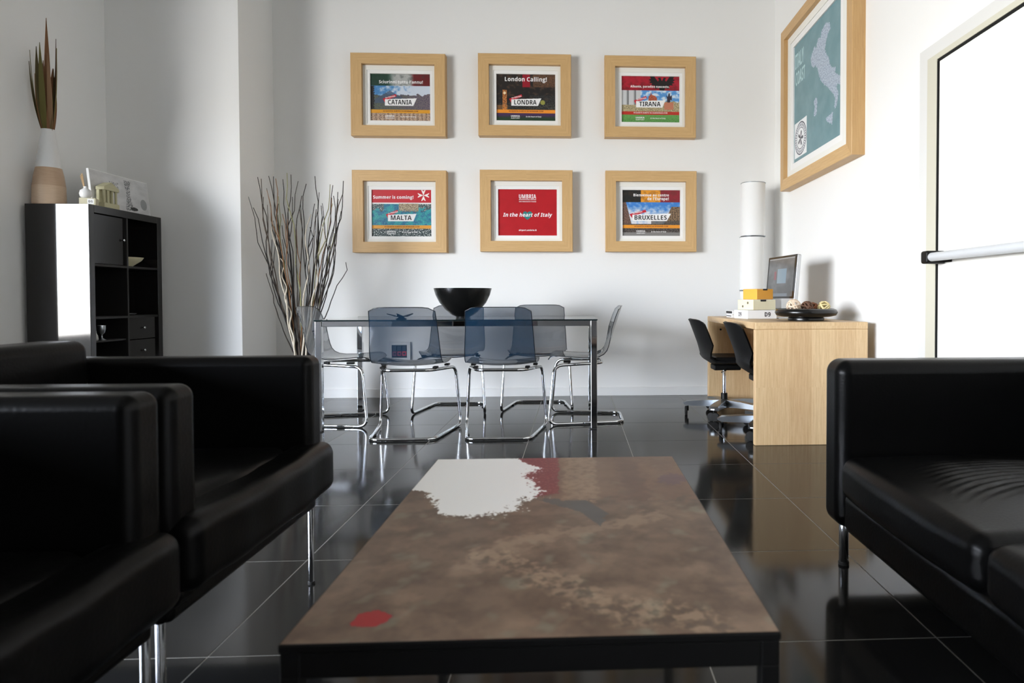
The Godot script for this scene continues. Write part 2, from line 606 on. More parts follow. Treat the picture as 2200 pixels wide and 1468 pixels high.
func armchairs():
	# built facing +x, its middle on the floor
	var o := thing("armchair", "black leather armchair nearest the glass dining table, on slim chrome legs", "armchair", P(-1.13, 0, 1.706), 0.0, "black leather armchairs")
	o.set_meta("base_name", "armchair")
	var w := 0.77
	for s in [-1.0, 1.0]:
		piped_arm(Vector3(0.72, 0.44, 0.095), o, Vector3(0.0, 0.478, s * (w / 2 - 0.0475)), 1.0)
	part("backrest", rbox(Vector3(0.14, 0.48, w - 0.20), 0.03, 4, 4, func(p): return p + Vector3(0.02 * p.y, 0, 0) * -1.0), M.leather, o, Vector3(-0.315, 0.51, 0))
	var bulge := func(p: Vector3):
		var k := clampf(1.0 - pow(absf(p.z) / 0.285, 2.0), 0.0, 1.0)
		var fr := smoothstep(0.1, 0.30, p.x)
		var wob := 0.004 * sin(p.z * 31.0) * fr
		return p + Vector3(0.03 * k * fr + wob, 0.018 * k * (1.0 if p.y > 0 else 0.0), 0)
	part("seat_cushion", rbox(Vector3(0.56, 0.16, w - 0.196), 0.045, 4, 14, bulge), M.leather, o, Vector3(0.03, 0.36, 0))
	var soft := func(p: Vector3):
		return p + Vector3(0.012 * cos(p.z * 4.0) + 0.0015 * sin(p.z * 37.0), 0.0015 * sin(p.z * 23.0 + 1.0), 0) * (1.0 if p.x > 0.0 else 0.0)
	part("seat_front", rbox(Vector3(0.11, 0.148, w - 0.006), 0.035, 4, 16, soft), M.leather, o, Vector3(0.345, 0.366, 0))
	part("seat_base", rbox(Vector3(0.69, 0.05, w - 0.03), 0.015, 3), M.leather, o, Vector3(0.0, 0.258, 0))
	for c in [[0.325, 1], [0.325, -1], [-0.325, 1], [-0.325, -1]]:
		var leg := part("leg", lathe([Vector2(0.0, 0.006), Vector2(0.0085, 0.006), Vector2(0.0095, 0.24), Vector2(0.0, 0.24)], 16), M.chrome, o, Vector3(c[0], 0, c[1] * (w / 2 - 0.013)))
		part("foot_pad", lathe([Vector2(0.0, 0.0), Vector2(0.0105, 0.0), Vector2(0.0105, 0.007), Vector2(0.0, 0.007)], 14), M.rubber, leg)
	copy_of(o, "black leather armchair closest to the camera, cut by the left edge", P(-1.13, 0, 0.915))

func sofa():
	var o := thing("sofa", "black leather sofa with wrinkled seat on the right of the coffee table", "sofa", P(1.24, 0, 1.34))
	# arms run along x; the front looks to -x
	for s in [-1.0, 1.0]:
		var arm := part("arm", rbox(Vector3(0.82, 0.54, 0.145), 0.045, 6), M.leather, o, Vector3(0.0, 0.398, s * 0.815))
		var loop := []
		for c in [Vector2(-1, -1), Vector2(1, -1), Vector2(1, 1), Vector2(-1, 1)]:
			loop.append(Vector3(-0.390, c.y * 0.250, c.x * 0.052))
		part("piping", tube(fillet(loop, 0.03, 5, true), 0.0035, 6, true), M.piping, arm)
	part("backrest", rbox(Vector3(0.15, 0.53, 1.50), 0.035, 4), M.leather, o, Vector3(0.33, 0.40, 0))
	part("front_panel", rbox(Vector3(0.68, 0.13, 1.485), 0.03, 3), M.leather, o, Vector3(-0.06, 0.193, 0))
	for s in [-1.0, 1.0]:
		var wrinkled := func(p: Vector3):
			var kz := clampf(1.0 - pow(absf(p.z) / 0.37, 2.4), 0.0, 1.0)
			var kx := clampf(1.0 - pow(absf(p.x) / 0.34, 3.0), 0.0, 1.0)
			var out := p
			if p.y > 0.0:
				out.y += 0.030 * kz * kx
				var c := Vector2(p.x - 0.05, p.z + s * 0.0 - 0.42)
				var dist := c.length() + 0.010 * fbm(p.x * 3.0, p.z * 2.0)
				var mask := smoothstep(0.30, 0.42, dist) * (1.0 - smoothstep(0.60, 0.68, dist)) * smoothstep(-0.26, -0.12, p.x)
				out.y += 0.0034 * mask * sin(dist * TAU / 0.030)
			out.x -= 0.018 * kz * smoothstep(0.15, 0.34, -p.x)
			return out
		part("seat_cushion", rbox(Vector3(0.67, 0.13, 0.738), 0.04, 4, 100, wrinkled), M.leather, o, Vector3(-0.075, 0.303, s * 0.370))
	for c in [[-0.37, 1], [-0.37, -1], [0.36, 1], [0.36, -1]]:
		var leg := part("leg", lathe([Vector2(0.0, 0.008), Vector2(0.0155, 0.008), Vector2(0.0155, 0.14), Vector2(0.0, 0.14)], 20), M.chrome, o, Vector3(c[0], 0, c[1] * 0.80))
		part("foot_pad", lathe([Vector2(0.0, 0.0), Vector2(0.017, 0.0), Vector2(0.017, 0.010), Vector2(0.0, 0.010)], 16), M.rubber, leg)

func inside(poly: Array, p: Vector2) -> bool:
	var c := false
	var j := poly.size() - 1
	for i in poly.size():
		var a: Vector2 = poly[i]
		var b: Vector2 = poly[j]
		if (a.y > p.y) != (b.y > p.y) and p.x < (b.x - a.x) * (p.y - a.y) / (b.y - a.y) + a.x:
			c = not c
		j = i
	return c

func poly(l: Array) -> Array:
	var o := []
	for k in range(0, l.size(), 2): o.append(Vector2(l[k], l[k + 1]))
	return o

func near_line(l: Array, p: Vector2) -> float:
	var best := 9.0
	for i in l.size() - 1:
		best = minf(best, Geometry2D.get_closest_point_to_segment(p, l[i], l[i + 1]).distance_to(p))
	return best

func coffee_table():
	var o := thing("coffee_table", "low coffee table with painted brown top and black metal frame", "coffee table", P(-0.058, 0, 1.4455))
	var w := 0.688
	var l := 1.055
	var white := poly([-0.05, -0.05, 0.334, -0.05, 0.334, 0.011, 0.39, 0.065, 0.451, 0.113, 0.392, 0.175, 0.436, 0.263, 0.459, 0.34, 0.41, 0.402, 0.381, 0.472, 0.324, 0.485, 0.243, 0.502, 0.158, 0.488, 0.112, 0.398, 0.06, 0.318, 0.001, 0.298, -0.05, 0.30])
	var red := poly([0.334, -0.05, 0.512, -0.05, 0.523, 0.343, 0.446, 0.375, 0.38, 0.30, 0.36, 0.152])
	var grey := poly([0.45, 0.385, 0.619, 0.399, 0.69, 0.498, 0.66, 0.575, 0.60, 0.48, 0.53, 0.44])
	var streak := poly([0.30, 0.76, 0.34, 0.70, 0.408, 0.659, 0.507, 0.614, 0.615, 0.592, 0.727, 0.56, 0.84, 0.50])
	var lace := poly([0.36, 0.72, 0.44, 0.76, 0.50, 0.80, 0.576, 0.858, 0.638, 0.906, 0.696, 0.93, 0.786, 0.94, 0.868, 0.971])
	var ground := rgb(112, 91, 74)
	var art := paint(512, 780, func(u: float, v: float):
		var p := Vector2(u, v)
		var n1 := fbm(u * 5.0, v * 8.0)
		var n2 := fbm(u * 24.0 + 9.0, v * 30.0)
		var n3 := fbm(u * 60.0, v * 80.0 + 5.0)
		var n4 := fbm(u * 14.0 + 70.0, v * 20.0 + 2.0)
		var c := ground.lerp(rgb(84, 65, 52), clampf(0.35 + n1 * 0.9 + n2 * 0.35, 0.0, 1.0))
		c = c.lerp(rgb(138, 115, 94), clampf(fbm(u * 4.0 + 20.0, v * 7.0 + 3.0) * 1.2 - 0.08 + n4 * 0.35 + n3 * 0.12, 0.0, 0.75))
		c = c.lerp(rgb(124, 124, 106), clampf(fbm(u * 7.0 + 50.0, v * 9.0) * 1.8 - 0.5, 0.0, 0.55))
		var q := p + Vector2(n2 * 0.035, n3 * 0.03)
		# pale veins
		var ds := near_line(streak, p + Vector2(n4 * 0.03, n4 * 0.04))
		c = c.lerp(rgb(158, 134, 112), 0.55 * (1.0 - smoothstep(0.008, 0.040, ds)))
		var dl := near_line(lace, p + Vector2(n4 * 0.05, n2 * 0.03))
		c = c.lerp(rgb(164, 140, 114), clampf(absf(n4) * 1.4 + n2 * 0.9 - 0.02, 0.0, 0.6) * (1.0 - smoothstep(0.02, 0.06, dl)))
		c = c.lerp(rgb(74, 62, 52), clampf(-n2 * 1.2, 0.0, 0.5) * (1.0 - smoothstep(0.02, 0.07, dl)))
		# the warmer far corner with its pale and dark bands
		if u > 0.50 and v < 0.40 + n4 * 0.05:
			c = c.lerp(rgb(112, 80, 60), 0.5)
			c = c.lerp(rgb(164, 138, 112), 0.55 * (1.0 - smoothstep(0.05, 0.075, absf(u - 0.60 + n4 * 0.02))) * clampf(0.8 + n2, 0.0, 1.0))
			c = c.lerp(rgb(76, 52, 44), 0.45 * (1.0 - smoothstep(0.02, 0.07, absf(u - 0.80 + n4 * 0.03))))
		if inside(grey, p + Vector2(n2 * 0.02, n2 * 0.025)): c = c.lerp(rgb(70, 71, 73), 0.82)
		if q.distance_to(Vector2(0.955, 0.22)) < 0.05 + 0.04 * n1: c = c.lerp(rgb(84, 58, 78), 0.5)
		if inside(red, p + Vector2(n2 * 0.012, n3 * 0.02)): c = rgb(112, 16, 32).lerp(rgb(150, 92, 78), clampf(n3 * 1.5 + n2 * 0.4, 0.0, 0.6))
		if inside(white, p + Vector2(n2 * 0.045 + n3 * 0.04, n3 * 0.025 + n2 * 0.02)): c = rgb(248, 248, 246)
		if Vector2((u - 0.147) / 0.038, (v - 0.936) / 0.024).length() < 1.0 + n2 * 0.25: c = rgb(150, 22, 28)
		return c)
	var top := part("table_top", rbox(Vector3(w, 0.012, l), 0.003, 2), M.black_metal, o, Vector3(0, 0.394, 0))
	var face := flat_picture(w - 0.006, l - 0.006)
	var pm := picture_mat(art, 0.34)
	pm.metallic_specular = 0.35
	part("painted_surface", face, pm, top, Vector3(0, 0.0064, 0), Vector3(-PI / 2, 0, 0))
	for s in [-1.0, 1.0]:
		part("long_rail", rbox(Vector3(0.026, 0.036, l - 0.004), 0.002, 1), M.black_metal, o, Vector3(s * (w / 2 - 0.015), 0.370, 0))
		part("short_rail", rbox(Vector3(w - 0.056, 0.036, 0.026), 0.002, 1), M.black_metal, o, Vector3(0, 0.370, s * (l / 2 - 0.015)))
		for e in [-1.0, 1.0]:
			part("leg", rbox(Vector3(0.026, 0.353, 0.026), 0.002, 1), M.black_metal, o, Vector3(s * (w / 2 - 0.015), 0.1765, e * (l / 2 - 0.015)))

# ------------------------------------------------------------------ dining group
func dining_table():
	var o := thing("dining_table", "long glass-topped dining table on square chrome legs", "table", P(-0.773, 0, 4.90))
	var w := 1.835
	var l := 0.885
	part("glass_top", rbox(Vector3(w, 0.008, l), 0.002, 1), M.table_glass, o, Vector3(0, 0.726, 0))
	for s in [-1.0, 1.0]:
		part("glass_edge", rbox(Vector3(w + 0.004, 0.009, 0.003), 0.001, 1), M.glass_edge, o, Vector3(0, 0.726, s * (l / 2 + 0.002)))
		part("long_rail", rbox(Vector3(w - 0.09, 0.036, 0.022), 0.002, 1), M.chrome, o, Vector3(0, 0.7038, s * (l / 2 - 0.021)))
		part("short_rail", rbox(Vector3(0.022, 0.036, l - 0.09), 0.002, 1), M.chrome, o, Vector3(s * (w / 2 - 0.021), 0.7038, 0))
		for e in [-1.0, 1.0]:
			var leg := part("leg", rbox(Vector3(0.042, 0.716, 0.042), 0.004, 2), M.chrome, o, Vector3(s * (w / 2 - 0.022), 0.364, e * (l / 2 - 0.022)))
			part("foot_pad", rbox(Vector3(0.036, 0.006, 0.036), 0.001, 1), M.rubber, leg, Vector3(0, -0.361, 0))

func dining_chairs():
	# faces -z; the floor loop's rear bar lies at z = 0
	var o := thing("dining_chair", "smoke-grey transparent cantilever chair with its back to the camera, left one", "chair", P(-1.058, 0, 4.13), 0.0, "transparent dining chairs")
	o.set_meta("base_name", "dining_chair")
	var prof := [[0.815, 0.005, 0.196], [0.80, 0.012, 0.200], [0.74, 0.034, 0.204], [0.66, 0.060, 0.209], [0.58, 0.084, 0.214], [0.53, 0.101, 0.217], [0.49, 0.120, 0.219], [0.462, 0.146, 0.221], [0.446, 0.180, 0.223], [0.440, 0.225, 0.226], [0.440, 0.30, 0.229], [0.446, 0.38, 0.229], [0.452, 0.45, 0.226], [0.452, 0.49, 0.220], [0.444, 0.515, 0.210], [0.428, 0.530, 0.196]]
	var pts := []
	for i in prof.size():
		var row := []
		var p: Array = prof[i]
		for j in 13:
			var t := (j / 6.0) - 1.0
			var back := clampf((p[0] - 0.46) / 0.2, 0.0, 1.0)
			var seat := 1.0 - back
			var lift := 0.020 * t * t * seat
			var wrap := 0.030 * t * t * back
			# rounded upper corners
			var drop := 0.0
			if i < 2: drop = 0.022 * pow(absf(t), 8.0) * (1.0 if i == 0 else 0.3)
			row.append(Vector3(t * p[2], p[0] + lift - drop, -(p[1] + wrap)))
		pts.append(row)
	part("shell", shell(pts, 0.004), M.smoke, o)
	var rim := []
	for j in 13: rim.append(pts[0][j])
	for i in range(1, pts.size()): rim.append(pts[i][12])
	for j in range(11, -1, -1): rim.append(pts[pts.size() - 1][j])
	for i in range(pts.size() - 2, 0, -1): rim.append(pts[i][0])
	part("shell_rim", tube(rim, 0.0028, 6, true), M.smoke_rim, o)
	var y := 0.011
	var loop := [Vector3(-0.195, y, -0.012), Vector3(0.195, y, -0.012), Vector3(0.272, y, -0.527), Vector3(0.245, 0.408, -0.488), Vector3(0.150, 0.418, -0.155), Vector3(-0.150, 0.418, -0.155), Vector3(-0.245, 0.408, -0.488), Vector3(-0.272, y, -0.527)]
	part("tube_frame", tube(fillet(loop, 0.062, 7, true), 0.0105, 12, true), M.chrome, o)
	for s in [-1.0, 1.0]:
		part("seat_mount", rbox(Vector3(0.03, 0.014, 0.05), 0.004, 1), M.black_plastic, o, Vector3(s * 0.205, 0.431, -0.40))
		part("seat_mount", rbox(Vector3(0.03, 0.014, 0.05), 0.004, 1), M.black_plastic, o, Vector3(s * 0.165, 0.430, -0.22))
		part("glide", rbox(Vector3(0.026, 0.008, 0.05), 0.003, 1), M.rubber, o, Vector3(s * 0.215, 0.0045, -0.17))
	copy_of(o, "smoke-grey transparent cantilever chair with its back to the camera, below the black bowl", P(-0.472, 0, 4.12))
	copy_of(o, "transparent chair facing the camera on the far side, behind the black bowl", P(-0.950, 0, 5.60), PI)
	copy_of(o, "transparent chair facing the camera on the far side, right of the black bowl", P(-0.295, 0, 5.67), PI)
	copy_of(o, "transparent chair at the right head of the glass table, seen from its side", P(0.342, 0, 4.865), PI / 2)
	copy_of(o, "transparent chair at the left head of the glass table, beside the branches", P(-1.925, 0, 4.86), -PI / 2)

# ------------------------------------------------------------------ desk and office chairs
func desk():
	var o := thing("desk", "light maple desk with solid side panels against the right wall", "desk", P(1.388, 0, 4.615))
	part("table_top", rbox(Vector3(0.674, 0.042, 1.43), 0.005, 2), M.desk_wood, o, Vector3(0, 0.704, 0))
	for s in [-1.0, 1.0]:
		part("side_panel", rbox(Vector3(0.674, 0.683, 0.042), 0.005, 2), M.desk_wood, o, Vector3(0, 0.3415, s * 0.694))
	part("back_panel", rbox(Vector3(0.022, 0.42, 1.346), 0.002, 1), M.desk_wood, o, Vector3(0.30, 0.46, 0))
	part("cable_hole", lathe([Vector2(0.0, 0.0), Vector2(0.008, 0.0), Vector2(0.008, 0.004), Vector2(0.0, 0.004)], 12), M.black_plastic, o, Vector3(-0.24, 0.62, -0.6735), Vector3(PI / 2, 0, 0))

func office_chairs():
	# faces +x
	var o := thing("office_chair", "black swivel chair under the far end of the desk, chrome column visible", "office chair", P(1.10, 0, 4.94), 0.0, "office chairs at the desk")
	o.set_meta("base_name", "office_chair")
	var prof := [[-0.262, 0.715, 0.17], [-0.252, 0.70, 0.185], [-0.225, 0.63, 0.20], [-0.195, 0.55, 0.205], [-0.168, 0.47, 0.205], [-0.140, 0.42, 0.205], [-0.10, 0.395, 0.205], [-0.04, 0.388, 0.21], [0.05, 0.395, 0.215], [0.14, 0.405, 0.21], [0.20, 0.40, 0.20], [0.225, 0.385, 0.185]]
	var pts := []
	for p in prof:
		var row := []
		for j in 11:
			var t: float = (j / 5.0) - 1.0
			var back := clampf((p[1] - 0.42) / 0.12, 0.0, 1.0)
			row.append(Vector3(p[0] + 0.07 * t * t * back, p[1] + 0.022 * t * t * (1.0 - back) - 0.02 * pow(absf(t), 6.0) * back, t * p[2]))
		pts.append(row)
	part("seat_shell", shell(pts, 0.013), M.black_plastic, o)
	part("seat_pad", rbox(Vector3(0.33, 0.045, 0.37), 0.02, 3), M.black_plastic, o, Vector3(0.055, 0.424, 0))
	part("tilt_mechanism", rbox(Vector3(0.20, 0.04, 0.14), 0.01, 2), M.black_metal, o, Vector3(0.01, 0.36, 0))
	part("lever", tube([Vector3(0.0, 0.352, 0.06), Vector3(-0.03, 0.345, 0.17), Vector3(-0.06, 0.340, 0.19)], 0.006, 8), M.chrome, o)
	part("column", lathe([Vector2(0.0, 0.10), Vector2(0.014, 0.10), Vector2(0.014, 0.345), Vector2(0.0, 0.345)], 20), M.chrome, o)
	part("column_sleeve", lathe([Vector2(0.0, 0.055), Vector2(0.026, 0.055), Vector2(0.024, 0.165), Vector2(0.0, 0.167)], 20), M.black_plastic, o)
	part("hub", lathe([Vector2(0.0, 0.06), Vector2(0.04, 0.06), Vector2(0.044, 0.112), Vector2(0.032, 0.122), Vector2(0.0, 0.122)], 20), M.steel, o)
	for k in 5:
		var a := deg_to_rad(170.0 + 72.0 * k)
		var dir := Vector3(cos(a), 0, -sin(a))
		var arm := start()
		var sd := dir.cross(Vector3.UP)
		var secs := [[0.03, 0.026, 0.118, 0.066], [0.16, 0.030, 0.114, 0.070], [0.275, 0.033, 0.104, 0.072], [0.302, 0.013, 0.090, 0.082]]
		for i in 3:
			var s0: Array = secs[i]
			var s1: Array = secs[i + 1]
			var q := func(s: Array, side: float, yy: float): return dir * s[0] + sd * (side * s[1]) + Vector3(0, yy, 0)
			quad(arm, q.call(s0, -1, s0[2]), q.call(s1, -1, s1[2]), q.call(s1, 1, s1[2]), q.call(s0, 1, s0[2]), Vector3.UP)
			quad(arm, q.call(s0, -1, s0[3]), q.call(s1, -1, s1[3]), q.call(s1, 1, s1[3]), q.call(s0, 1, s0[3]), Vector3.DOWN)
			for side in [-1.0, 1.0]:
				quad(arm, q.call(s0, side, s0[2]), q.call(s1, side, s1[2]), q.call(s1, side, s1[3]), q.call(s0, side, s0[3]), sd * side)
			if i == 2:
				quad(arm, q.call(s1, -1, s1[2]), q.call(s1, 1, s1[2]), q.call(s1, 1, s1[3]), q.call(s1, -1, s1[3]), dir)
		part("base_arm", arm.commit(), M.steel, o)
		var caster := part("caster", lathe([Vector2(0.0, 0.0), Vector2(0.007, 0.0), Vector2(0.007, 0.05), Vector2(0.0, 0.05)], 10), M.black_plastic, o, dir * 0.268 + Vector3(0, 0.03, 0))
		for s in [-1.0, 1.0]:
			part("wheel", lathe([Vector2(0.0, -0.010), Vector2(0.026, -0.010), Vector2(0.031, -0.005), Vector2(0.031, 0.005), Vector2(0.026, 0.010), Vector2(0.0, 0.010)], 20), M.rubber, caster, dir * 0.012 + sd * (s * 0.014) + Vector3(0, 0.0012, 0), Vector3(PI / 2, a + PI / 2, 0))
	copy_of(o, "black swivel chair half hidden by the near desk panel, bright metal foot showing", P(1.212, 0, 4.26), deg_to_rad(-2.0))

# ------------------------------------------------------------------ bookcase
func bookcase():
	var o := thing("bookcase", "black-brown cube bookcase with glossy side panel against the left wall", "bookcase", P(-3.36, 0, 4.945))
	# local: front looks to +x, near side panel at +z
	var w := 0.77
	var h := 1.49
	var t := 0.05
	var dp := 0.40
	for s in [-1.0, 1.0]:
		part("side_panel", rbox(Vector3(dp, h, t), 0.002, 1), M.black_brown, o, Vector3(0, h / 2, s * (w / 2 - t / 2)))
	part("top_panel", rbox(Vector3(dp, t, w - 2 * t), 0.002, 1), M.black_brown, o, Vector3(0, h - t / 2, 0))
	part("bottom_panel", rbox(Vector3(dp, t, w - 2 * t), 0.002, 1), M.black_brown, o, Vector3(0, t / 2, 0))
	part("back_panel", rbox(Vector3(0.006, h - 2 * t, w - 2 * t), 0.001, 1), M.cell_dark, o, Vector3(-0.19, h / 2, 0))
	var cell := (w - 2 * t - 0.016) / 2
	part("divider", rbox(Vector3(dp - 0.02, h - 2 * t, 0.016), 0.001, 1), M.cell_dark, o, Vector3(0.005, h / 2, 0))
	for k in 3:
		var y := 1.49 - t - 0.336 * (k + 1) - 0.016 * (k + 0.5)
		for s in [-1.0, 1.0]:
			part("shelf", rbox(Vector3(dp - 0.02, 0.016, cell), 0.001, 1), M.cell_dark, o, Vector3(0.005, y, s * (cell / 2 + 0.008)))
	# upper near cell: a door insert with a small knob
	var dr := part("cabinet_door", rbox(Vector3(0.018, 0.330, cell - 0.006), 0.002, 1), M.black_brown, o, Vector3(0.172, 1.272, cell / 2 + 0.008))
	part("knob", lathe([Vector2(0.0, 0.0), Vector2(0.004, 0.0), Vector2(0.004, 0.008), Vector2(0.009, 0.014), Vector2(0.006, 0.018), Vector2(0.0, 0.018)], 14), M.chrome, dr, Vector3(0.009, 0.01, -cell / 2 + 0.025), Vector3(0, 0, -PI / 2))
	# third row: a shelf insert in the near cell, two drawers in the far one
	part("insert_shelf", rbox(Vector3(dp - 0.04, 0.012, cell - 0.002), 0.001, 1), M.cell_dark, o, Vector3(0.0, 0.585, cell / 2 + 0.008))
	for k in 2:
		var dw := part("drawer", rbox(Vector3(0.30, 0.160, cell - 0.008), 0.002, 1), M.black_brown, o, Vector3(0.035, 0.660 - 0.165 * k, -(cell / 2 + 0.008)))
		part("knob", lathe([Vector2(0.0, 0.0), Vector2(0.004, 0.0), Vector2(0.004, 0.008), Vector2(0.009, 0.014), Vector2(0.006, 0.018), Vector2(0.0, 0.018)], 14), M.chrome, dw, Vector3(0.15, 0, 0), Vector3(0, 0, -PI / 2))

# ------------------------------------------------------------------ pictures on the walls
func rail(a: Vector2, b: Vector2, wide: float, deep: float) -> ArrayMesh:
	# one mitred frame member from a to b (outer corners, anticlockwise round the frame), facing +z
	var dir := (b - a).normalized()
	var inw := Vector2(-dir.y, dir.x)
	var o := [a, b, b + inw * wide - dir * wide, a + inw * wide + dir * wide]
	var st := start()
	var e := 0.003
	var back := []
	var frontp := []
	for p in o:
		back.append(Vector3(p.x, p.y, 0))
		frontp.append(Vector3(p.x, p.y, deep))
	var oin := Vector3(inw.x, inw.y, 0)
	# a small chamfer on the outer edge
	var ca: Vector3 = frontp[0] + oin * e + Vector3(dir.x, dir.y, 0) * e
	var cb: Vector3 = frontp[1] + oin * e - Vector3(dir.x, dir.y, 0) * e
	var sa: Vector3 = frontp[0] - Vector3(0, 0, e)
	var sb: Vector3 = frontp[1] - Vector3(0, 0, e)
	quad(st, ca, cb, frontp[2], frontp[3], Vector3(0, 0, 1))
	quad(st, sa, sb, cb, ca, (Vector3(0, 0, 1) - oin).normalized())
	quad(st, back[0], back[1], sb, sa, -oin)
	quad(st, back[3], back[2], frontp[2], frontp[3], oin)
	quad(st, back[0], back[1], back[2], back[3], Vector3(0, 0, -1))
	quad(st, back[0], sa, ca, frontp[3], -Vector3(dir.x, dir.y, 0))
	quad(st, back[0], back[3], frontp[3], sa, -Vector3(dir.x, dir.y, 0))
	quad(st, back[1], sb, cb, frontp[2], Vector3(dir.x, dir.y, 0))
	quad(st, back[1], back[2], frontp[2], sb, Vector3(dir.x, dir.y, 0))
	return st.commit()

func ring(w0: float, h0: float, w1: float, h1: float, cx: float, cy: float, z0: float, z1: float) -> ArrayMesh:
	# a flat board w0 x h0 with an opening w1 x h1 about (cx, cy)
	var st := start()
	block(st, Vector3(-w0 / 2, -h0 / 2, z0), Vector3(cx - w1 / 2, h0 / 2, z1))
	block(st, Vector3(cx + w1 / 2, -h0 / 2, z0), Vector3(w0 / 2, h0 / 2, z1))
	block(st, Vector3(cx - w1 / 2, -h0 / 2, z0), Vector3(cx + w1 / 2, cy - h1 / 2, z1))
	block(st, Vector3(cx - w1 / 2, cy + h1 / 2, z0), Vector3(cx + w1 / 2, h0 / 2, z1))
	return st.commit()

func wooden_frame(o: Node3D, w: float, h: float, wide: float, deep: float):
	var c := [Vector2(-w / 2, -h / 2), Vector2(w / 2, -h / 2), Vector2(w / 2, h / 2), Vector2(-w / 2, h / 2)]
	for k in 4:
		part("frame_rail", rail(c[k], c[(k + 1) % 4], wide, deep), M.frame_across if k % 2 == 0 else M.frame_up, o)

func slab(p: Vector2, cx: float, cy: float, w: float, h: float, slant := 0.0) -> bool:
	var y := (p.y - cy) / h
	var x := (p.x - cx + slant * y * h) / w
	return absf(x) < 0.5 and absf(y) < 0.5

func poster(called_label: String, cx: float, cy: float, scene: Callable, texts: Callable):
	var o := thing("picture_frame", called_label, "picture", P(cx, cy, BACK), 0.0, "framed posters on the back wall")
	var w := 0.803
	var h := 0.708
	wooden_frame(o, w, h, 0.092, 0.085)
	part("backing_board", rbox(Vector3(w - 0.18, h - 0.18, 0.004), 0.001, 1), M.mat_board, o, Vector3(0, 0, 0.006))
	part("outer_mat", ring(w - 0.186, h - 0.186, 0.560, 0.460, 0.004, -0.008, 0.042, 0.048), M.mat_board, o)
	part("inner_mat", ring(0.612, 0.518, 0.512, 0.404, 0.006, -0.009, 0.026, 0.0415), M.paper_white, o)
	var sheet := part("print", flat_picture(0.512, 0.404), picture_mat(paint(256, 202, scene), 0.35), o, Vector3(0.006, -0.009, 0.028))
	texts.call(sheet)

func plate(p: Vector2, c: Color, half: float) -> Color:
	# the red ribbon and the white name plate that every destination poster carries
	if inside([Vector2(0.5 - half * 1.15, 0.525), Vector2(0.5 - half * 0.30, 0.425), Vector2(0.5 - half * 0.25, 0.475), Vector2(0.5 - half * 0.9, 0.555), Vector2(0.5 - half * 0.95, 0.64)], p): c = rgb(200, 28, 48)
	if inside([Vector2(0.5 - half, 0.535), Vector2(0.5 + half * 1.05, 0.51), Vector2(0.5 + half * 0.82, 0.675), Vector2(0.5 - half, 0.675)], p): c = rgb(246, 246, 246)
	return c

